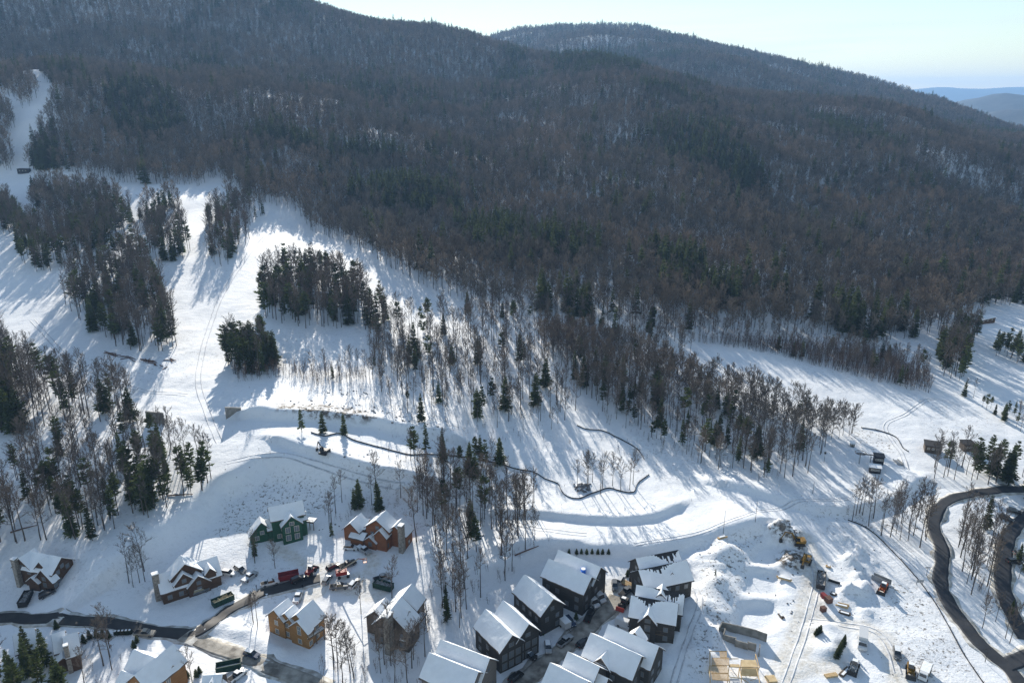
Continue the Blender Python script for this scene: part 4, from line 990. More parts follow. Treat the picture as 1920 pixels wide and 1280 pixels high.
# ------------------------------------------------------------ vehicles
def paint(nm, c): return mat('paint_'+nm, c, .35, coat=.5, objvar=.05)
PAINT = {'white': paint('white', (.62,.63,.64)), 'silver': paint('silver', (.33,.34,.35)), 'grey': paint('grey', (.12,.125,.13)), 'black': paint('black', (.018,.018,.02)), 'blue': paint('blue', (.03,.05,.10)), 'red': paint('red', (.33,.02,.018)), 'tan': paint('tan', (.30,.26,.2))}
M_tyre = mat('tyre', (.02,.02,.02), .9); M_rim = mat('rim', (.25,.25,.26), .4, metal=.6); M_light = mat('lamp_lens', (.6,.6,.58), .2, spec=.8); M_tail = mat('tail_lamp', (.3,.02,.02), .3)
M_cglass = mat('car_glass', (.02,.024,.03), .06, spec=.9)
def vehicle_proto(kind):
    """meshes of one vehicle kind in its own frame: x forward, z up"""
    q = {}
    if kind == 'suv':
        Lx, Wd = 4.8, 1.95; prof = [(-2.4,.42),(2.4,.42),(2.4,.78),(2.25,.98),(1.15,1.10),(-2.32,1.12),(-2.4,.8)]; cab = [(-2.25,1.1),(1.15,1.1),(.35,1.72),(-1.95,1.74)]; rf = (-1.9,.3,1.74)
    elif kind == 'pickup':
        Lx, Wd = 5.8, 2.05; prof = [(-2.9,.5),(2.9,.5),(2.9,.95),(2.75,1.15),(1.45,1.22),(-.75,1.22),(-.75,1.2),(-2.85,1.2),(-2.9,.9)]; cab = [(-.75,1.2),(1.45,1.2),(.75,1.86),(-.6,1.88)]; rf = (-.55,.7,1.88)
    elif kind == 'van':
        Lx, Wd = 5.9, 2.1; prof = [(-2.95,.45),(2.95,.45),(2.95,.95),(2.6,1.25),(1.95,1.35),(1.25,2.5),(-2.9,2.55),(-2.95,1.0)]; cab = [(1.28,1.4),(2.0,1.4),(1.42,2.25),(1.28,2.28)]; rf = (-2.85,1.2,2.56)
    elif kind == 'box':
        Lx, Wd = 7.2, 2.4; prof = [(1.7,.5),(3.6,.5),(3.6,1.1),(3.3,1.35),(2.9,1.45),(2.4,2.3),(1.7,2.3)]; cab = [(2.45,1.5),(2.95,1.5),(2.5,2.2),(2.42,2.2)]; rf = (-3.6,1.65,3.4)
    m = MB()
    def ex(mb, pr, w, t=0.0):                           # side profile extruded across, narrowed at the top
        n_ = len(pr); b = len(mb.v); zt = max(z for _, z in pr); zb = min(z for _, z in pr)
        for s in (-1, 1): mb.v += [(x, s*(w/2-t*(z-zb)/max(zt-zb, .01)), z) for x, z in pr]
        mb.f += [tuple(b+i for i in range(n_)), tuple(b+2*n_-1-i for i in range(n_))] + [(b+(i+1) % n_, b+i, b+n_+i, b+n_+(i+1) % n_) for i in range(n_)]
    ex(m, prof, Wd, .06); q['body'] = m
    c = MB(); ex(c, cab, Wd-.14 if kind != 'van' else Wd+.02, .22 if kind != 'van' else .1); q['window'] = c
    r = MB(); r.box(rf[0], rf[1], -Wd/2+.28, Wd/2-.28, rf[2]-.02, rf[2]+.05)
    if kind == 'box': r = MB().box(rf[0], rf[1], -Wd/2, Wd/2, 1.0, 3.4)
    q['roof'] = r
    if kind == 'pickup': q['bed'] = MB().box(-2.78, -.85, -.86, .86, 1.19, 1.235)
    wr = .36 if kind in ('suv',) else .42
    w = MB().cyl((0,-.12,0), (0,.12,0), wr, 12); q['wheel'] = w; q['rim'] = MB().cyl((0,-.128,0), (0,.128,0), wr*.55, 8)
    ax = {'suv': (1.45,-1.4), 'pickup': (1.9,-1.75), 'van': (2.0,-1.8), 'box': (2.6,-2.2)}[kind]
    q['head'] = MB().box(-.04, .05, -.2, .2, -.1, .1)
    return q, Wd, wr, ax, prof
VP = {}
def vehicle(kind, colour, p1, p2, label, snow=False, name=None, group='cars, pickups and vans parked around the houses'):
    """from the pixel of its tail to the pixel of its nose"""
    if kind not in VP:
        q, Wd, wr, ax, prof = vehicle_proto(kind)
        VP[kind] = ({k: v for k, v in q.items()}, Wd, wr, ax, prof, {})
    q, Wd, wr, ax, prof, cache = VP[kind]
    a, b = np.array(g(*p1)[:2]), np.array(g(*p2)[:2]); c = (a+b)/2; d = b-a; ang = math.atan2(d[1], d[0])
    u = np.array([math.cos(ang), math.sin(ang)]); zf, zr_ = float(hz(*(c+u*1.6))), float(hz(*(c-u*1.6)))
    root = empty(name or {'suv': 'parked_car', 'pickup': 'pickup_truck', 'van': 'van', 'box': 'box_truck'}[kind], (c[0], c[1], (zf+zr_)/2+.05), ang)
    root.rotation_euler = (0, -math.atan2(zf-zr_, 3.2), ang)
    tag(root, label, {'suv': 'car', 'pickup': 'pickup', 'van': 'van', 'box': 'truck'}[kind], group)
    def me_(k, m):
        if (k, m.name) not in cache: cache[(k, m.name)] = q[k].mesh(k, m)
        return cache[(k, m.name)]
    body = obj('body', me_('body', PAINT[colour]), root)
    obj('window', me_('window', M_cglass), root)
    obj('roof', me_('roof', M_snowroof if snow else PAINT[colour]), root)
    if kind == 'pickup': obj('bed', me_('bed', M_snowroof if snow else M_tyre), root)
    if kind == 'box': obj('chassis', MB().box(-3.6, 2.0, -.5, .5, .55, .95).mesh('chassis', M_tyre), root)
    for x in ax:
        for s in (-1, 1):
            w = obj('wheel', me_('wheel', M_tyre), root); w.location = (x, s*(Wd/2-.1), wr); obj('rim', me_('rim', M_rim), w)
    xf = max(p[0] for p in prof); xb = min(p[0] for p in prof)
    for s in (-1, 1):
        h = obj('headlight', me_('head', M_light), root); h.location = (xf, s*(Wd/2-.35), .82)
        if kind != 'box': h = obj('tail_light', me_('head', M_tail), root); h.location = (xb, s*(Wd/2-.3), .9); h.scale = (1, .6, 1.2)
    return root
for a in [
 ('suv','silver',(1026,1206),(1029,1228),'silver car standing alone in front of the tall gable windows',True),
 ('pickup','silver',(1050,1212),(1069,1197),'silver pickup pulled up along the slushy road'),
 ('pickup','black',(1100,1167),(1110,1146),'black pickup at the upper part of the slushy road'),
 ('suv','blue',(1061,1160),(1076,1177),'dark blue car beside the white cargo trailer'),
 ('van','white',(1100,1121),(1120,1141),'white van nearest the road below the blue drum townhouse'),
 ('van','white',(1112,1113),(1131,1131),'white van parked close to the blue drum townhouse'),
 ('suv','grey',(1152,1094),(1153,1107),'grey car left of the flatbed trailer'),
 ('suv','white',(1161,1094),(1167,1084),'white car at the head of the cul de sac'),
 ('pickup','grey',(1166,1118),(1182,1105),'grey pickup in front of the flatbed trailer'),
 ('van','white',(1160,1171),(1184,1180),'white van between two townhouses right of the road'),
 ('suv','black',(984,1227),(1002,1236),'black car with snowy roof under the townhouse balcony',True),
 ('suv','black',(958,1279),(976,1265),'black car at the bottom edge beside the slushy road'),
 ('suv','black',(1088,1212),(1100,1204),'black car tucked against the lower townhouse'),
 ('suv','white',(647,1029),(668,1030),'white car in front of the red brown lodge garage'),
 ('pickup','silver',(674,1029),(690,1038),'silver pickup beside the red brown lodge entrance',True),
 ('suv','black',(616,1070),(634,1061),'black car left of the red lift'),
 ('pickup','black',(642,1065),(662,1057),'black pickup behind the red lift'),
 ('suv','silver',(608,1098),(620,1079),'long silver car in the work yard below the lift'),
 ('suv','white',(658,1104),(671,1089),'white car at the lower right of the work yard',True),
 ('pickup','grey',(622,1104),(650,1101),'grey pickup loaded with branches in the work yard'),
 ('suv','black',(547,1094),(571,1083),'black car beside the red dumpster'),
 ('pickup','white',(491,1100),(522,1092),'white pickup on the verge left of the red dumpster'),
 ('pickup','silver',(707,1089),(727,1083),'silver pickup behind the dark dumpster'),
 ('pickup','white',(554,1134),(564,1110),'white pickup behind the golden house',True),
 ('suv','white',(416,1075),(441,1079),'white car at the right end of the long brown lodge'),
 ('suv','grey',(443,1065),(458,1075),'grey car uphill of the long brown lodge',True),
 ('pickup','silver',(461,1090),(476,1079),'silver pickup nearest the verge right of the brown lodge',True),
 ('suv','grey',(365,1114),(389,1106),'snow covered car in front of the long brown lodge',True),
 ('suv','black',(79,1121),(102,1109),'black car below the far left house'),
 ('suv','blue',(463,1226),(482,1233),'dark car with snowy roof driving on the lower road',True),
 ('pickup','tan',(259,1190),(285,1191),'tan pickup on the verge by the hedge'),
 ('pickup','white',(437,1276),(453,1264),'white pickup at the bottom edge below the green dumpster'),
 ('suv','grey',(1680,1217),(1683,1238),'grey car with snowy hood on the site track',True),
 ('suv','black',(1889,958),(1912,964),'upper black car beside the far right drive'),
 ('suv','black',(1876,970),(1896,978),'black car by the small shrubs at the far right drive'),
 ('suv','grey',(1902,1040),(1925,1043),'grey car right of the far right drive'),
 ('suv','black',(1887,1055),(1914,1056),'black car parked across the edge of the far right drive'),
 ('box','white',(1617,1190),(1616,1222),'white box truck on the construction site'),
]: vehicle(*a)
# ------------------------------------------------------------ dumpsters, trailers and site machines
M_green = mat('dumpster_green', (.012,.05,.035), .6, var=.2, scale=1); M_red = mat('machine_red', (.34,.03,.02), .5); M_yel = mat('machine_yellow', (.22,.125,.02), .55, var=.2, scale=1)
M_dk = mat('dark_steel', (.03,.03,.032), .6); M_rust = mat('dumpster_red', (.22,.02,.025), .6, var=.2, scale=1); M_lumber = mat('lumber', (.45,.31,.15), .75, col2=(.58,.42,.23), scale=1.5)
M_orange = mat('machine_orange', (.30,.065,.015), .5); M_gal = mat('galvanised', (.33,.34,.35), .45, metal=.5); M_rubble = mat('rubble', (.14,.13,.12), .95, col2=(.42,.42,.42), scale=1.2)
M_ply = mat('plywood', (.50,.37,.20), .8, col2=(.62,.48,.28), scale=.8); M_pipe = mat('black_pipe', (.015,.015,.016), .5); M_brown = mat('brown_crate', (.12,.06,.045), .8); M_boulder = mat('boulder', (.10,.10,.105), .9, col2=(.24,.24,.25), scale=.9)
def place(name, p1, p2, label, cat, group=None, lift=0.0):
    a, b = np.array(g(*p1)[:2]), np.array(g(*p2)[:2]); c = (a+b)/2; d = b-a
    root = empty(name, (c[0], c[1], float(hz(*c))+lift), math.atan2(d[1], d[0])); tag(root, label, cat, group)
    return root, float(np.hypot(*d))
def dumpster(p1, p2, label, m, fill_m=None, L_=6.4, W_=2.4, H_=1.9):
    root, _ = place('dumpster', p1, p2, label, 'dumpster', 'open roll off dumpsters')
    for (x0, x1, y0, y1) in ((-L_/2, L_/2, -W_/2, -W_/2+.1), (-L_/2, L_/2, W_/2-.1, W_/2), (-L_/2, -L_/2+.1, -W_/2+.1, W_/2-.1), (L_/2-.1, L_/2, -W_/2+.1, W_/2-.1)):
        MB().box(x0, x1, y0, y1, .15, H_).build('side_panel', m, root)
    MB().box(-L_/2+.1, L_/2-.1, -W_/2+.1, W_/2-.1, .15, .3).build('floor', M_dk, root)
    r = MB()
    for i in range(8):
        for s in (-1, 1): x = -L_/2+.4+i*(L_-.8)/7; r.box(x-.06, x+.06, s*(W_/2+.004) if s > 0 else -W_/2-.1, W_/2+.1 if s > 0 else -W_/2-.004, .15, H_)
    for s in (-1, 1): r.box(-L_/2-.06, L_/2+.06, s*W_/2-.09, s*W_/2+.09, H_+.003, H_+.12)
    r.build('ribs', m, root)
    random.seed(len(label)); f = MB(); nx, ny = 12, 5
    zz = [[random.uniform(.5, 1.0)*H_ if fill_m else .5 for _ in range(ny+1)] for _ in range(nx+1)]
    xs = [-L_/2+.11+i*(L_-.22)/nx for i in range(nx+1)]; ys = [-W_/2+.11+j*(W_-.22)/ny for j in range(ny+1)]
    f.v = [(xs[i], ys[j], zz[i][j]) for i in range(nx+1) for j in range(ny+1)]; f.f = [(i*(ny+1)+j, (i+1)*(ny+1)+j, (i+1)*(ny+1)+j+1, i*(ny+1)+j+1) for i in range(nx) for j in range(ny)]
    f.build('contents', fill_m or M_snowroof, root)
dumpster((527,1087),(556,1080),'dark red dumpster beside the road in front of the work yard', M_rust)
dumpster((704,1098),(734,1106),'dark green dumpster above the dark gabled house', M_green, M_rubble)
dumpster((401,1137),(436,1122),'dark green dumpster filled with lumber scraps on the verge', M_green, M_ply)
dumpster((44,1138),(54,1115),'dark dumpster below the far left house', M_dk, M_rubble)
dumpster((411,1257),(447,1250),'green dumpster beside the white roofed house at the bottom', M_green)
dumpster((1541,1070),(1537,1112),'long dark dumpster heaped with snowy rubble on the site', M_dk, M_rubble, 8.5, 2.5, 1.7)
def trailer(p1, p2, label, closed):
    root, _ = place('trailer', p1, p2, label, 'trailer')
    if closed:
        MB().box(-2.6, 2.6, -1.1, 1.1, .55, 2.6).build('box_body', PAINT['white'], root); MB().box(-2.6, 2.6, -1.12, 1.12, 2.603, 2.75).build('roof', M_snowroof, root)
    else:
        MB().box(-3.2, 3.2, -1.1, 1.1, .6, .8).build('flatbed', M_orange, root)
        for i in range(6): MB().box(-2.9, 2.9, -1.0+i*.33, -.72+i*.33, .803+(i % 2)*.003, 1.0+(i % 3)*.08).build('plank', M_lumber, root)
    MB().tube([(2.6, 0, .6), (4.0, 0, .5)], .07, 6).build('drawbar', M_dk, root)
    for x in (-.6, .3):
        for s in (-1, 1): w = MB().cyl((x, s*1.15-.1, .36), (x, s*1.15+.1, .36), .36, 12).build('wheel', M_tyre, root)
trailer((1046,1162),(1066,1182),'white cargo trailer parked beside the dark blue car', True)
trailer((1170,1095),(1190,1104),'orange flatbed trailer with planks in the cul de sac', False)
def excavator(p1, p2, label, m, reach=1.0):
    root, _ = place('excavator', p1, p2, label, 'excavator', 'yellow diggers at the spoil heap')
    for s in (-1, 1):
        pr = [(-1.9,.35),(-1.6,.02),(1.6,.02),(1.9,.35),(1.6,.85),(-1.6,.85)]; t = MB(); n_ = 6
        for yy in (s*1.35-.3, s*1.35+.3): t.v += [(x, yy, z) for x, z in pr]
        t.f = [tuple(range(6)), tuple(11-i for i in range(6))]+[((i+1) % 6, i, 6+i, 6+(i+1) % 6) for i in range(6)]
        t.build('track', M_dk, root)
    MB().box(-1.9, 1.3, -1.3, 1.3, .95, 1.75).box(-1.95, -.9, -1.3, 1.3, 1.753, 2.1).build('upper_body', m, root)
    cb = MB().hexa([(.1,.25,1.76),(1.5,.25,1.76),(1.5,1.25,1.76),(.1,1.25,1.76),(.15,.3,3.0),(1.25,.3,3.0),(1.25,1.2,3.0),(.15,1.2,3.0)]).build('cab', M_cglass, root); MB().box(.08, 1.3, .27, 1.23, 3.003, 3.12).build('roof', m, cb)
    MB().tube([(1.2,-.2,1.5),(2.6,-.2,4.0),(5.0*reach,-.2,4.4)], [.28,.32,.22], 4).build('boom', m, root)
    MB().tube([(4.8*reach,-.2,4.6),(6.2*reach,-.2,1.6)], [.22,.16], 4).build('stick', m, root)
    MB().hexa([(5.6*reach,-.75,.5),(6.6*reach,-.75,.3),(6.6*reach,.35,.3),(5.6*reach,.35,.5),(5.7*reach,-.75,1.5),(6.5*reach,-.75,1.6),(6.5*reach,.35,1.6),(5.7*reach,.35,1.5)]).build('bucket', M_dk, root)
excavator((1508,1025),(1488,1012),'yellow excavator reaching over the dark spoil heap', M_yel)
excavator((1514,1048),(1508,1062),'muddy digger below the yellow excavator', M_yel, .75)
excavator((618,853),(600,847),'dark tracked machine on the snow road below the cut bank', M_dk, .6)
def loader(p1, p2, label, m, plow=None, name='wheel_loader'):
    root, _ = place(name, p1, p2, label, 'loader')
    for x in (-1.2, 1.2):
        for s in (-1, 1): MB().cyl((x, s*1.0-.22, .62), (x, s*1.0+.22, .62), .62, 12).build('wheel', M_tyre, root)
    MB().box(-2.2, .4, -.85, .85, .75, 1.75).box(.4, 1.5, -.7, .7, .7, 1.35).build('body', m, root)
    cb = MB().hexa([(-.6,-.7,1.76),(.6,-.7,1.76),(.6,.7,1.76),(-.6,.7,1.76),(-.5,-.6,2.9),(.4,-.6,2.9),(.4,.6,2.9),(-.5,.6,2.9)]).build('cab', M_cglass, root); MB().box(-.6, .5, -.68, .68, 2.903, 3.02).build('roof', M_snowroof, cb)
    for s in (-1, 1): MB().tube([(.5, s*.75, 1.4), (1.8, s*.75, 1.3), (2.7, s*.75, .5)], .12, 4).build('lift_arm', m, root)
    MB().hexa([(2.6,-1.3,.1),(3.3,-1.3,.05),(3.3,1.3,.05),(2.6,1.3,.1),(2.6,-1.3,1.1),(2.8,-1.3,1.15),(2.8,1.3,1.15),(2.6,1.3,1.1)]).build('bucket', plow or M_dk, root)
loader((1175,1126),(1163,1144),'dark loader with a red blade in the cul de sac', M_dk, M_red)
loader((1604,1245),(1598,1262),'snow dusted loader below the white box truck', PAINT['silver'])
loader((1659,1100),(1652,1112),'orange loader on the right of the site', M_orange)
loader((1706,1248),(1707,1272),'muddy yellow loader at the bottom of the site track', M_yel)
loader((576,1083),(590,1066),'dark red loader beside the road end at the work yard', M_rust)
def dump_truck(p1, p2, label):
    root, _ = place('dump_truck', p1, p2, label, 'truck')
    for x in (-2.4, -1.2, 2.2):
        for s in (-1, 1): MB().cyl((x, s*1.05-.2, .5), (x, s*1.05+.2, .5), .5, 12).build('wheel', M_tyre, root)
    MB().box(-3.4, 3.2, -.45, .45, .5, .85).build('chassis', M_dk, root)
    MB().hexa([(-3.4,-1.2,.9),(1.1,-1.2,.9),(1.1,1.2,.9),(-3.4,1.2,.9),(-3.6,-1.3,2.2),(1.3,-1.3,2.2),(1.3,1.3,2.2),(-3.6,1.3,2.2)]).build('dump_body', PAINT['tan'], root)
    MB().box(-3.4, 1.1, -1.15, 1.15, 2.203, 2.35).build('snow_load', M_snowroof, root)
    cb = MB().hexa([(1.4,-1.1,.86),(3.3,-1.1,.86),(3.3,1.1,.86),(1.4,1.1,.86),(1.45,-1.0,2.6),(2.6,-1.0,2.6),(2.6,1.0,2.6),(1.45,1.0,2.6)]).build('cab', PAINT['white'], root); MB().hexa([(2.72,-.85,1.7),(3.02,-.85,1.7),(3.02,.85,1.7),(2.72,.85,1.7),(2.6,-.8,2.4),(2.78,-.8,2.4),(2.78,.8,2.4),(2.6,.8,2.4)]).build('windscreen', M_cglass, cb)
dump_truck((1739,1250),(1726,1284),'white dump truck at the bottom beside the muddy loader')
# red boom lift in the work yard
root, _ = place('boom_lift', (636,1082), (652,1079), 'red boom lift with its long arm stretched over the work yard', 'boom lift')
for x in (-1.4, 1.4):
    for s in (-1, 1): MB().cyl((x, s*1.1-.2, .5), (x, s*1.1+.2, .5), .5, 12).build('wheel', M_tyre, root)
MB().box(-2.1, 2.1, -.9, .9, .6, 1.1).build('chassis', PAINT['white'], root)
MB().box(-2.3, 1.2, -1.1, 1.1, 1.2, 2.4).build('turntable', M_red, root)
zt = root.location.z
tipA = plane(672, 1047, zt+9.0); tipB = plane(684, 1048, zt+8.2); inv_ = np.array([[math.cos(root.rotation_euler.z), math.sin(root.rotation_euler.z)], [-math.sin(root.rotation_euler.z), math.cos(root.rotation_euler.z)]])
tA = inv_@(tipA-np.array(root.location[:2])); tB = inv_@(tipB-np.array(root.location[:2]))
MB().tube([(-1.6,0,2.2),(tA[0],tA[1],9.0)], [.3,.18], 4).build('boom', PAINT['tan'], root)
MB().tube([(tA[0],tA[1],9.0),(tB[0],tB[1],8.2)], .15, 4).build('jib', M_orange, root)
bk = MB(); x, y = tB
for (a, b) in ((-.6,-.4),(.6,-.4),(.6,.4),(-.6,.4)): bk.tube([(x+a,y+b,7.2),(x+a,y+b,8.4)], .05, 4)
bk.box(x-.65, x+.65, y-.45, y+.45, 7.1, 7.2).box(x-.65, x+.65, y-.45, y-.4, 8.3, 8.4).box(x-.65, x+.65, y+.4, y+.45, 8.3, 8.4).build('basket', M_orange, root)
# concrete foundation: walls of a basement, stepped
zb = g(1395, 1195)[2]
root = empty('concrete_foundation', (*plane(1395,1190,zb+1.5), zb), 0); tag(root, 'open concrete foundation walls of a stepped basement in the snow', 'foundation')
c0 = np.array(root.location[:2])
def wallseg(p1, p2, zt, m=M_conc, th=.3, par=root, name='wall', z0=-2.0):
    a, b = plane(*p1, zb+zt)-c0, plane(*p2, zb+zt)-c0; t = (b-a)/np.hypot(*(b-a)); nn = np.array([-t[1], t[0]])*th/2; a = a-t*th/2*.98; b = b+t*th/2*.98
    q = [a-nn, b-nn, b+nn, a+nn]; return MB().hexa([(k[0],k[1],z0) for k in q]+[(k[0],k[1],zt) for k in q]).build(name, m, par)
Z = lambda x, y: (1290+x/9.844, 1150+y/9.846)
wallseg(Z(625,150), Z(900,212), 2.8); wallseg(Z(905,210), Z(1265,300), 2.75); wallseg(Z(1270,305), Z(1455,368), 2.7)
wallseg(Z(620,165), Z(585,245), 2.78); wallseg(Z(590,250), Z(685,272), 2.2); wallseg(Z(685,280), Z(655,375), 2.2); wallseg(Z(660,385), Z(885,440), 2.15)
wallseg(Z(885,450), Z(880,478), 2.1); wallseg(Z(890,485), Z(1105,545), 2.05); wallseg(Z(1112,515), Z(1255,555), 2.3); wallseg(Z(1330,560), Z(1325,620), 2.6)
# timber frame: decks, joists, posts
zb = g(1380, 1275)[2]
root = empty('timber_frame', (*plane(1375,1250,zb+3), zb), 0); tag(root, 'new timber house frame with rows of pale joists', 'house frame')
c0 = np.array(root.location[:2])
def beam(p1, p2, z1, z2, r=.11, name='beam', m=M_lumber):
    a, b = plane(*p1, zb+z1)-c0, plane(*p2, zb+z2)-c0; return MB().tube([(a[0],a[1],z1),(b[0],b[1],z2)], r, 4).build(name, m, root)
def quad(name, ps, z, m, th=.15):
    q = [plane(*p, zb+z)-c0 for p in ps]; ar = sum(q[i][0]*q[(i+1) % 4][1]-q[(i+1) % 4][0]*q[i][1] for i in range(4))
    if ar < 0: q = q[::-1]
    return MB().hexa([(k[0],k[1],z-th) for k in q]+[(k[0],k[1],z) for k in q]).build(name, m, root)
def lerp(a, b, t): return (a[0]+(b[0]-a[0])*t, a[1]+(b[1]-a[1])*t)
for A_, B_, C_, D_, k in ((Z(445,815), Z(750,815), Z(760,950), Z(440,950), 20), (Z(415,960), Z(720,965), Z(745,1095), Z(425,1090), 20), (Z(435,1100), Z(745,1105), Z(770,1235), Z(450,1215), 20), (Z(585,700), Z(705,700), Z(720,810), Z(600,808), 8)):
    for i in range(k+1): beam(lerp(A_, B_, i/k), lerp(D_, C_, i/k), 3.1, 3.1, .075, 'joist')
    for e in ((A_, B_), (D_, C_)): beam(e[0], e[1], 2.95, 2.95, .12, 'rim_beam')
quad('floor_deck', [Z(980,845), Z(1250,850), Z(1300,980), Z(985,975)], 2.9, M_ply); quad('floor_deck', [Z(770,925), Z(950,930), Z(960,980), Z(765,975)], 2.9, M_ply)
for a, b in ((Z(405,690), Z(405,960)), (Z(395,960), Z(410,1230)), (Z(405,690), Z(710,690)), (Z(765,830), Z(930,830)), (Z(950,980), Z(990,1190)), (Z(780,1170), Z(1000,1190)), (Z(1250,740), Z(1320,990)), (Z(1270,1020), Z(1330,1280)), (Z(770,980), Z(1320,1000)), (Z(1000,1200),Z(1130,1280))): beam(a, b, 3.0, 3.0, .14)
for p in (Z(405,690), Z(395,960), Z(410,1230), Z(710,690), Z(760,950), Z(745,1100), Z(770,1240), Z(950,985), Z(990,1190), Z(1250,745), Z(1300,985), Z(1325,1270), Z(985,850)):
    q = plane(*p, zb+3.0)-c0; MB().box(q[0]-.09, q[0]+.09, q[1]-.09, q[1]+.09, -3, 2.95).build('post', M_lumber, root)
for a, b in ((Z(780,1030), Z(940,1180)), (Z(1130,1160), Z(1290,1100)), (Z(1150,1230), Z(1300,1180)), (Z(1130,960), Z(1190,870))): beam(a, b, .3, 2.6, .06, 'brace')
q1 = [plane(*p, zb+3)-c0 for p in (Z(990,985), Z(1310,1000))]; t = (q1[1]-q1[0])/np.hypot(*(q1[1]-q1[0])); nn = np.array([-t[1], t[0]])*.08
q = [q1[0]-nn, q1[1]-nn, q1[1]+nn, q1[0]+nn]; MB().hexa([(k[0],k[1],.2) for k in q]+[(k[0],k[1],2.8) for k in q]).build('sheathing_panel', M_ply, root)
# small site goods
def crate(p, label, m, dims, name='crate', rz=.3):
    x, y, z = g(*p); o = empty(name, (x, y, z), rz); tag(o, label, 'crate' if name == 'crate' else name.replace('_', ' '))
    MB().box(-dims[0]/2, dims[0]/2, -dims[1]/2, dims[1]/2, .05, dims[2]).build('body', m, o); MB().box(-dims[0]/2-.04, dims[0]/2+.04, -dims[1]/2-.04, dims[1]/2+.04, dims[2]+.003, dims[2]+.12).build('lid', m, o)
    return o
crate((1544,1120), 'red steel tool chest beside the rubble dumpster', M_rust, (1.2,1.8,1.3)); crate((1553,1128), 'brown crate right of the red tool chest', M_brown, (1.8,1.8,1.6)); crate((1543,1145), 'brown crate at the edge of the site track', M_brown, (1.6,1.3,1.4))
x, y, z = g(1107, 1076, 11.0)
x, y = plane(1093.5, 1071, g(1085,1125)[2]+10.2); o = empty('drum', (x, y, g(1085,1125)[2]+9.6), 0); tag(o, 'bright blue tub standing on the snowy townhouse roof', 'tub')
M_blue = mat('blue_plastic', (.01,.12,.50), .4); MB().tube([(0,0,-.4),(0,0,1.5)], [.72,.80], 14).build('body', M_blue, o); MB().tube([(0,0,1.5),(0,0,1.62)], [.86,.86], 14).build('rim', M_blue, o); MB().tube([(0,0,1.623),(0,0,1.7)], [.74,.7], 14).build('snow_cover', M_snowroof, o)
def line_obj(name, pix, r, m, label, cat, lift=.3, n=6):
    pl = spline(gpoly(pix), 2.0); o = MB().tube([(a, b, float(hz(a, b))+lift) for a, b in pl], r, n).build(name, m); tag(o, label, cat); return o
line_obj('pipe', [(1553,1088),(1575,1095)], .42, M_pipe, 'fat black drain pipe lying beside the rubble dumpster', 'pipe', .4, 10)
root, _ = place('lumber_stack', (1550,1268), (1566,1266), 'small stack of tan lumber at the bottom of the site', 'lumber stack')
for i in range(6): MB().box(-1.8, 1.8, -.6+(i % 3)*.42, -.22+(i % 3)*.42, .02+(i//3)*.3, .3+(i//3)*.3).build('board', M_lumber, root)
root, _ = place('plywood_stack', (1438,1274), (1452,1273), 'pale plywood sheets beside the timber frame', 'plywood')
for i in range(4): MB().box(-1.3+i*.03, 1.3+i*.03, -1.25, 1.25-i*.04, .05+i*.12, .155+i*.12).build('sheet', M_ply, root)
root, _ = place('steel_trench_box', (1636,1083), (1668,1098), 'grey steel trench plates above the orange loader', 'steel plates')
MB().box(-2.8, 2.8, -.9, -.75, .0, 1.8).build('plate', M_gal, root); MB().box(-2.8, 2.8, .75, .9, .0, 1.8).build('plate', M_gal, root)
for x in (-2, 2): MB().tube([(x,-.745,1.0),(x,.745,1.0)], .1, 6).build('spreader', M_gal, root)
for i, (a, b, n_, lab) in enumerate((((1556,1112),(1570,1116),5,'snowy lumber bundle right of the red tool chest'),((1566,1130),(1592,1140),6,'long lumber bundle below the snow heap'),((1572,1146),(1596,1154),5,'lower lumber bundle beside the site track'),((1548,1060),(1560,1064),4,'short lumber bundle above the drain pipe'),((1462,1150),(1470,1160),4,'lumber pile at the edge of the dug pad'),((1455,1085),(1486,1090),4,'dark boards lying between the dug pads'),((1575,1268),(1592,1252),5,'plank trailer load beside the snow dusted loader'),((1345,1010),(1362,1004),4,'boards on the bank above the streaky roof townhouse'))):
    rt, L2 = place('lumber_bundle', a, b, lab, 'lumber', 'lumber bundles on the site'); random.seed(i)
    for k in range(n_): MB().box(-L2/2+random.uniform(0,.5), L2/2-random.uniform(0,.5), -.75+k*.3, -.5+k*.3, .02, .3+random.uniform(0,.25)).build('board', M_lumber if i % 2 else M_deck, rt)
    MB().box(-L2/2+.6, L2/2-.7, -.55, .1, .57, .68).build('snow_cover', M_snowroof, rt)
# sign board by the right road
root, _ = place('sign_board', (1718,1096), (1730,1096), 'long blank sign board beside the right road', 'sign')
MB().box(-1.2, 1.2, -.05, .05, 1.0, 1.9).build('panel', M_gal, root)
for s in (-1, 1): MB().box(s*1.0-.06, s*1.0+.06, .053, .15, -.3, 1.85).build('post', M_deck, root)
def lamp(p, label, h=5.0):
    x, y, z = g(*p); o = empty('street_lamp', (x, y, z), 0); tag(o, label, 'lamp')
    MB().tube([(0,0,-.4),(0,0,h)], [.09,.06], 8).build('pole', M_dk, o); MB().box(-.7, .7, -.06, .06, h+.003, h+.12).build('arm', M_dk, o)
    for s in (-1, 1): MB().box(s*.65-.2, s*.65+.2, -.15, .15, h-.12, h).build('lamp_head', M_dk, o)
lamp((1847,1240), 'dark twin armed lamp by the lower right road', 4.5)
lamp((1737,1078), 'small dark lamp post above the sign board', 3.0)
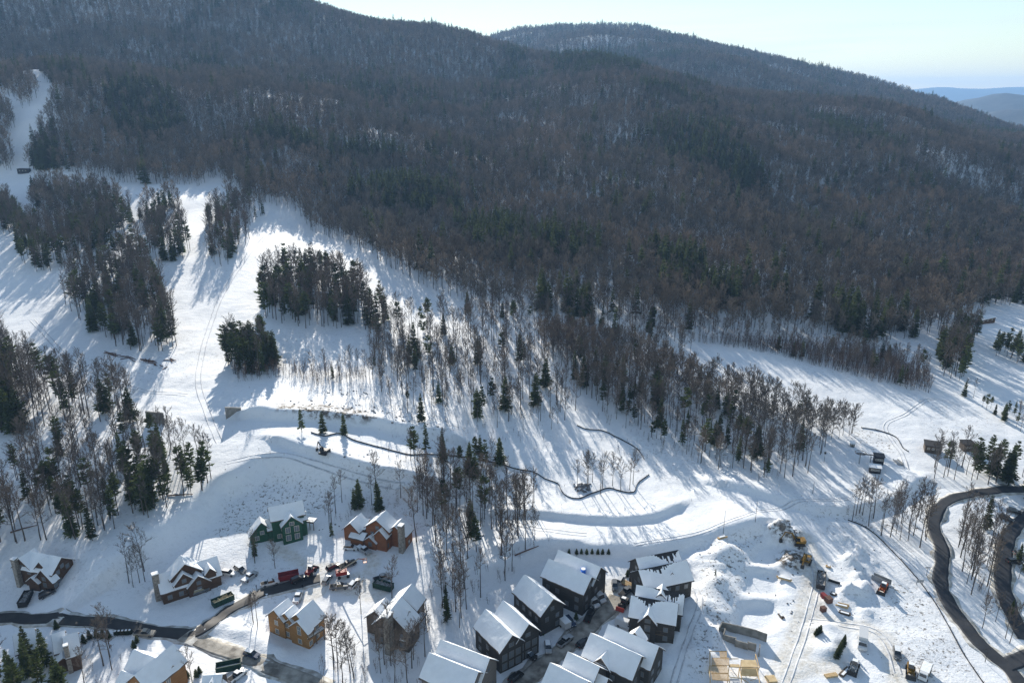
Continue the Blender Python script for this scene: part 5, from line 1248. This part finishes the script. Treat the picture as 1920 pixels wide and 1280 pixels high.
# ------------------------------------------------------------ silt fences, retaining walls, logs, rocks
M_silt = mat('silt_fabric', (.012,.013,.016), .8)
def fence(pix, label, h=.45):
    pl = spline(gpoly(pix), 1.6); base = np.array([*pl.mean(0)]); zc = float(hz(*base)); root = empty('silt_fence', (base[0], base[1], zc)); tag(root, label, 'fence')
    tg = np.gradient(pl, axis=0); tg /= np.hypot(tg[:, 0], tg[:, 1])[:, None]+1e-9; nr = np.stack([-tg[:, 1], tg[:, 0]], 1)*.05
    zz = hz(pl[:, 0], pl[:, 1])-zc; p = pl-base; n_ = len(p); hh = h*(1+.35*fbm(pl[:, 0]/3, pl[:, 1]/3, 2))
    V = np.vstack([np.c_[p-nr, zz-.2], np.c_[p-nr, zz+hh], np.c_[p+nr, zz+hh], np.c_[p+nr, zz-.2]])
    F = [(k*n_+i, k*n_+i+1, ((k+1) % 4)*n_+i+1, ((k+1) % 4)*n_+i) for k in range(4) for i in range(n_-1)]
    obj('fabric', mesh_from('fabric', V, F, M_silt), root)
    pm = MB().box(-.05, .05, -.05, .05, -.3, h+.35).mesh('post', M_deck)
    for i in range(0, n_, 3): o = obj('post', pm, root); o.location = (p[i, 0]+nr[i, 0]*2.2, p[i, 1]+nr[i, 1]*2.2, zz[i])
fence([(583,811),(607,818),(622,815),(640,813),(660,824),(700,836),(735,845),(770,853),(800,852),(860,856),(895,861),(935,870),(962,878),(1000,885),(1020,897),(1046,907),(1052,920),(1064,931),(1085,935),(1108,926),(1125,920),(1142,915),(1165,921),(1188,923),(1196,906),(1217,890)], 'long wavy black silt fence across the middle of the slope')
fence([(1082,798),(1100,805),(1130,808),(1160,822),(1195,842),(1208,862)], 'curved black silt fence above the sunlit knoll')
fence([(1590,975),(1625,990),(1662,1022),(1700,1062),(1732,1100),(1765,1150),(1802,1218),(1850,1290)], 'thin dark fence running along the right side of the site', .38)
fence([(1615,802),(1650,808),(1680,820),(1693,840),(1704,847)], 'short dark drainage line on the snow above the lift base', .4)
def wingwall(ps, label, zs):
    """concrete wing wall: top pixels left/right with heights over the ground, thick slab"""
    (p1, p2) = ps; a, b = g(*p1), g(*p2); c = np.array([(a[0]+b[0])/2, (a[1]+b[1])/2]); zc = min(a[2], b[2]); root = empty('retaining_wall', (*c, zc)); tag(root, label, 'retaining wall', 'concrete wing walls of the ski underpass')
    A_, B_ = np.array(a[:2])-c, np.array(b[:2])-c; t = (B_-A_)/np.hypot(*(B_-A_)); nn = np.array([-t[1], t[0]])*.25
    q = [A_-nn, B_-nn, B_+nn, A_+nn]; z0 = -3; zz = [zs[0], zs[1], zs[1], zs[0]]
    MB().hexa([(k[0],k[1],z0) for k in q]+[(k[0],k[1],z) for k, z in zip(q, zz)]).build('concrete_panel', M_conc, root)
    q2 = [A_-nn*1.4, B_-nn*1.4, B_+nn*1.4, A_+nn*1.4]; MB().hexa([(k[0],k[1],z+.003) for k, z in zip(q2, zz)]+[(k[0],k[1],z+.2) for k, z in zip(q2, zz)]).build('coping', M_conc, root)
wingwall([(276,792),(309,795)], 'grey concrete wall left of the ski underpass', (5.2,5.0)); wingwall([(424,784),(452,768)], 'grey concrete wall right of the ski underpass', (5.0,4.0))
M_log = mat('log', (.14,.075,.05), .9, var=.25, scale=2, objvar=.25)
random.seed(31); lm = [MB().tube([(-3,0,0),(-1,.15,.05),(1,-.1,.0),(3,.1,.05)], [.22,.24,.2,.16], 7).mesh('log', M_log) for _ in range(1)]
logs = empty('log_pile', g(265,680)); tag(logs, 'line of felled brown logs on the snow below the wooded island', 'logs')
for (u0, v0, u1, v1, k) in ((200,662,250,674,14),(272,676,310,690,12),(305,678,328,676,4)):
    for i in range(k):
        t = random.random(); x, y, z = g(u0+(u1-u0)*t, v0+(v1-v0)*t+random.uniform(-2,2)); o = obj('log', lm[0], logs); s = random.uniform(.5,1.1); o.location = (x-logs.location.x, y-logs.location.y, z-logs.location.z+.2); o.rotation_euler = (0, random.gauss(0,.08), random.gauss(-.3,.5)); o.scale = (s, 1, 1)
for i, (a, b) in enumerate([((315,930),(362,927)),((20,999),(70,985)),((965,1042),(1010,1024))]):
    A_, B_ = g(*a), g(*b); o = MB().tube([(A_[0],A_[1],A_[2]+.3),((A_[0]+B_[0])/2,(A_[1]+B_[1])/2,max(float(hz((A_[0]+B_[0])/2,(A_[1]+B_[1])/2)), (A_[2]+B_[2])/2)+.35),(B_[0],B_[1],B_[2]+.25)], [.26,.22,.12], 7).build('fallen_trunk', M_log)
    tag(o, ['fallen trunk at the right end of the wood above the brown houses','fallen trunk above the far left brown house','fallen trunk at the left end of the snowfield'][i], 'log')
# boulders: the counted pile, and uncounted stones and brush debris on the banks
rocks = [rock_mesh(700+i) for i in range(5)]
for r in rocks: r.materials.append(M_boulder)
rp_ = empty('boulder_pile', g(1092,914)); tag(rp_, 'pile of dark snow dusted boulders inside the curved silt fence', 'boulders')
random.seed(8)
for i in range(46):
    x, y, z = g(1092+random.gauss(0,8), 913+random.gauss(0,4)); o = obj('boulder', random.choice(rocks), rp_); s = random.uniform(.35,.95); o.location = (x-rp_.location.x, y-rp_.location.y, z-rp_.location.z+s*.25); o.rotation_euler = (random.random()*3, random.random()*3, random.random()*6); o.scale = (s, s, s)
LIB['stones'] = bpy.data.collections.new('stones')
for i, r in enumerate(rocks): LIB['stones'].objects.link(bpy.data.objects.new(f'stone_{i}', r))
sp, ss = [], []
for pix, dens, s0, s1 in (([(1310,1025),(1400,995),(1440,985),(1420,1010),(1395,1060),(1385,1120),(1360,1180),(1330,1260),(1290,1290),(1300,1200),(1315,1100)], 5, .12, .4),
                          ([(430,930),(520,885),(620,900),(640,930),(600,960),(480,1000),(400,1010)], 9, .1, .35),
                          ([(515,745),(700,762),(800,790),(830,805),(780,805),(690,785),(570,772)], 9, .2, .8), ([(1438,985),(1470,978),(1495,992),(1515,1018),(1500,1030),(1470,1012),(1445,998)], 60, .2, .7),
                          ([(640,730),(700,735),(690,745),(600,738)], 14, .2, .7), ([(590,830),(700,850),(720,880),(640,870)], 3, .2, .6), ([(420,880),(480,870),(430,920)], 5, .15, .4), ([(590,1000),(660,940),(640,990)], 4, .15,.5),
                          ([(1560,1040),(1600,1040),(1610,1075),(1570,1080)], 4, .15, .5), ([(1470,1125),(1490,1120),(1500,1145),(1480,1160)], 10, .2, .6), ([(1540,1030),(1650,1030),(1670,1160),(1560,1160)], 4, .1, .4), ([(1455,1165),(1500,1165),(1490,1230),(1450,1250)], 5, .1, .3), ([(1600,1160),(1720,1160),(1740,1270),(1640,1270)], 2, .1, .3), ([(1395,1000),(1500,985),(1520,1060),(1460,1120),(1400,1120)], 4, .1, .45), ([(780,990),(900,990),(920,1030),(820,1040)], 3, .15, .5), ([(370,820),(400,815),(380,835)], 14, .3, .7)):
    x, y = fill(gpoly(pix), dens); z = hz(x, y); sp += list(zip(x, y, z)); ss += [random.uniform(s0, s1) for _ in x]
scatter('stones', 'stones', sp, ss, 'dark stones and clods poking through the snow banks', seed=14)
# planted young evergreens
ym, yc, yh = PROTO['spruce'][0]
def young(p, h, label, group, wide=1.9):
    x, y, z = g(*p); e = empty('young_evergreen', (x, y, z), random.uniform(0, 6)); s = h/yh; e.scale = (s*wide, s*wide, s); obj('trunk', ym, e); obj('crown', yc, e); tag(e, label, 'shrub', group)
for i, px in enumerate((1067,1081,1090,1100,1110,1121,1130,1141)): young((px,1038), 2.2, f'planted young evergreen above the blue drum townhouse, {ORD(i+1)} from left in the row', 'row of young evergreens on the bank')
for i, (px, py) in enumerate(((157,1204),(168,1197),(181,1194),(193,1194),(204,1196))): young((px,py), 3.0, f'young evergreen in the row by the hedge, {ORD(i+1)} from left', 'row of young evergreens by the left road')
young((106,1178), 3.2, 'single young evergreen between the left road and the pine shaded house', 'young evergreens'); young((251,1213), 2.6, 'lower of two young evergreens near the tan pickup', 'young evergreens'); young((257,1204), 2.6, 'upper of two young evergreens near the tan pickup', 'young evergreens')
young((1016,1188), 2.4, 'young evergreen right of the tall gable windows', 'young evergreens'); young((1080,1160), 2.6, 'young evergreen behind the black pickup', 'young evergreens'); young((1180,1075), 2.4, 'upper young evergreen at the head of the cul de sac', 'young evergreens'); young((1176,1080), 2.6, 'lower young evergreen at the head of the cul de sac', 'young evergreens'); young((1126,1075), 2.0, 'round young evergreen at the corner of the blue drum townhouse', 'young evergreens')
for i in range(7): young((1567+i*2.6, 1234-i*4.6), 3.4, f'evergreen in the row on the round site island, {ORD(i+1)} from the lower end', 'row of evergreens on the site island', 1.6)
for i, (a, b) in enumerate(((1530,1190),(1534,1187),(1538,1184))): young((a,b), 2.6, f'{("left","middle","right")[i]} bushy evergreen heeled in on the site island', 'heeled in evergreens', 1.9)
for i, (a, b) in enumerate(((374,1262),(352,1270),(368,1268))): young((a,b), 2.6, ('young evergreen right of the birch at the bottom','young evergreen left of the birch at the bottom','young evergreen just beside the birch foot at the bottom')[i], 'young evergreens')
# clipped hedge by the left road
root, L_ = place('hedge', (214,1189), (248,1188), 'low dark hedge with snow on top beside the left road', 'hedge')
M_hedge = mat('hedge_green', (.02,.032,.015), .9, var=.4, scale=3); hb_ = TM(); random.seed(3)
for i in range(1400): hb_.spike((random.uniform(-L_/2, L_/2), random.uniform(-.5,.5), random.uniform(0,1.1)), (random.gauss(0,1), random.gauss(0,1), random.gauss(.4,1)), .45, .16)
obj('foliage', mesh_from('foliage', hb_.v, hb_.f, M_hedge), root); MB().box(-L_/2+.2, L_/2-.2, -.38, .38, 0, 1.1).build('core', M_hedge, root)
for k in range(5): MB().box(-L_/2+.2+k*L_/5, -L_/2-.3+(k+1)*L_/5, -.3, .25, 1.32, 1.5).build('snow_clump', M_snowroof, root)
# ------------------------------------------------------------ ski lift base and huts
M_black = mat('black_cladding', (.014,.016,.022), .5)
def hut(p1, p2, label, m, w, h, roofm, name='hut', L_=None):
    root, d = place(name, p1, p2, label, 'hut'); L_ = L_ or d
    MB().box(-L_/2, L_/2, -w/2, w/2, -.8, h).build('wall', m, root)
    r = MB().hexa([(-L_/2-.3,-w/2-.3,h+.003),(L_/2+.3,-w/2-.3,h+.003),(L_/2+.3,w/2+.3,h+.45),(-L_/2-.3,w/2+.3,h+.45),(-L_/2-.3,-w/2-.3,h+.2),(L_/2+.3,-w/2-.3,h+.2),(L_/2+.3,w/2+.3,h+.65),(-L_/2-.3,w/2+.3,h+.65)]).build('roof', roofm, root)
    for i in range(3):
        wm, pm = win_mesh(.8, .7, True); wi = obj('window', wm, root); wi.location = ((i-1)*L_*.28, -w/2-.004, h*.62); obj('pane', pm, wi)
    return root
hut((1637,868),(1655,869), 'black lift terminal hut at the foot of the ski lift', M_black, 2.6, 3.4, M_black)
hut((1629,884),(1650,886), 'dark hut with snowy roof below the lift terminal', M_black, 2.4, 2.6, M_snowroof)
hut((1594,836),(1601,837), 'tiny dark cabin with a chimney uphill of the lift base', M_black, 1.6, 1.6, M_snowroof)
hut((1830,606),(1858,603), 'brown shed with snowy roof at the edge of the right ski field', SIDE['brown'], 5, 3, M_snowroof)
hut((1732,842),(1762,848), 'brown building behind the bare trees at the right', SIDE['umber'], 5, 3.2, M_shingle)
hut((1802,842),(1822,842), 'small brown building among the trees near the right edge', SIDE['umber'], 4, 3.0, M_shingle)
hut((36,326),(56,323), 'dark lift hut at the top of the left ski run', M_black, 4, 4, M_black)
root, _ = place('chairlift_station', (1604,868), (1632,872), 'dark bullwheel and steel frame of the ski lift base', 'ski lift')
MB().tube([(-1.5,0,-.5),(-1.5,0,4.6)], .22, 8).build('column', M_gal, root); MB().tube([(2.6,0,-.5),(2.6,0,4.2)], .22, 8).build('column', M_gal, root)
MB().box(-3.2, 4.4, -.2, .2, 4.603, 4.95).build('beam', M_dk, root)
bw = MB()
for k in range(20): a0, a1 = 2*math.pi*k/20, 2*math.pi*(k+1)/20; bw.tube([(-1.5+2.2*math.cos(a0), 2.2*math.sin(a0), 5.2), (-1.5+2.2*math.cos(a1), 2.2*math.sin(a1), 5.2)], .12, 5)
for k in range(6): a0 = math.pi*k/3; bw.tube([(-1.5,0,5.2),(-1.5+2.2*math.cos(a0),2.2*math.sin(a0),5.2)], .06, 4)
bw.build('bullwheel', M_dk, root)
root, _ = place('loading_ramp', (1678,862), (1690,873), 'pale grey slatted ramp right of the lift base', 'ramp')
for i in range(6): MB().box(-2.2+i*.75, -1.6+i*.75, -.9, .9, .15, .3).build('slat', M_gal, root)
for s in (-1, 1): MB().box(-2.4, 2.4, s*.95-.06, s*.95+.06, .0, .75).build('rail', M_gal, root)
for i, (p, h) in enumerate((((1545,866),5),((1524,925),5),((1356,1000),9),((1416,978),8))):
    x, y, z = g(*p); o = empty('trail_post', (x, y, z)); tag(o, ('slim dark post with a box left of the lift base','bare dark post beside the bank below the lift','tall thin pole on the sunlit snowfield','thin leaning pole right of the snowfield')[i], 'post'); MB().tube([(0,0,-.5),(0,0,h)], [.09,.05], 6).build('pole', M_dk, o)
    if i < 1: MB().box(-.35, .35, -.25, .25, h-1.2, h-.4).build('box', M_dk, o)
# two workers by the road end
def person(p, label, rz, coat):
    x, y, z = g(*p); me_ = bpy.data.meshes.new('body')
    V = [(0,0,.98),(0,0,1.22),(0,0,1.45),(0,0,1.58),(0,.01,1.72),(.11,0,.90),(.12,.03,.5),(.13,0,.08),(.13,.14,.03),(-.11,0,.90),(-.12,.0,.5),(-.13,-.03,.08),(-.13,.11,.03),(.2,0,1.42),(.27,.03,1.14),(.27,.14,.92),(-.2,0,1.42),(-.27,.02,1.14),(-.26,.12,.92)]
    E = [(0,1),(1,2),(2,3),(3,4),(0,5),(5,6),(6,7),(7,8),(0,9),(9,10),(10,11),(11,12),(2,13),(13,14),(14,15),(2,16),(16,17),(17,18)]
    Rr = [.16,.17,.16,.07,.11,.1,.075,.055,.05,.1,.075,.055,.05,.08,.06,.045,.08,.06,.045]
    me_.from_pydata(V, E, []); me_.materials.append(coat); o = obj('person', me_); o.location = (x, y, z); o.rotation_euler = (0, 0, rz)
    sk = o.modifiers.new('skin', 'SKIN'); sv = me_.skin_vertices[0].data
    for i, r in enumerate(Rr): sv[i].radius = (r, r)
    sv[0].use_root = True; o.modifiers.new('smooth', 'SUBSURF').levels = 1; o.modifiers['smooth'].render_levels = 1
    tag(o, label, 'person', 'workers by the road'); return o
M_coat = mat('dark_coat', (.02,.022,.03), .9)
person((568,1103), 'person in dark clothes standing at the end of the left road', .4, M_coat)
person((481,1104), 'person in dark clothes standing on the verge left of the white pickup', 2.0, M_coat)
# ------------------------------------------------------------ the air
hm = bpy.data.materials.new('haze'); hm.use_nodes = True; hn = hm.node_tree.nodes; hl = hm.node_tree.links
hn.remove(hn['Principled BSDF']); pv = hn.new('ShaderNodeVolumePrincipled')
pv.inputs['Color'].default_value = (.32, .58, 1.0, 1); pv.inputs['Density'].default_value = 0.000075; pv.inputs['Anisotropy'].default_value = 0.2
hl.new(pv.outputs['Volume'], hn['Material Output'].inputs['Volume'])
zl, zh = float(GZ.min())-3, max(float(GZ.max())+45, CAM_Z+20)
hb = MB().box(gx[0]-40, gx[-1]+40, gy[0]-40, gy[-1]+40, zl, zh).build('haze', hm)
tag(hb, 'thin blue winter haze filling the valley', kind='stuff')
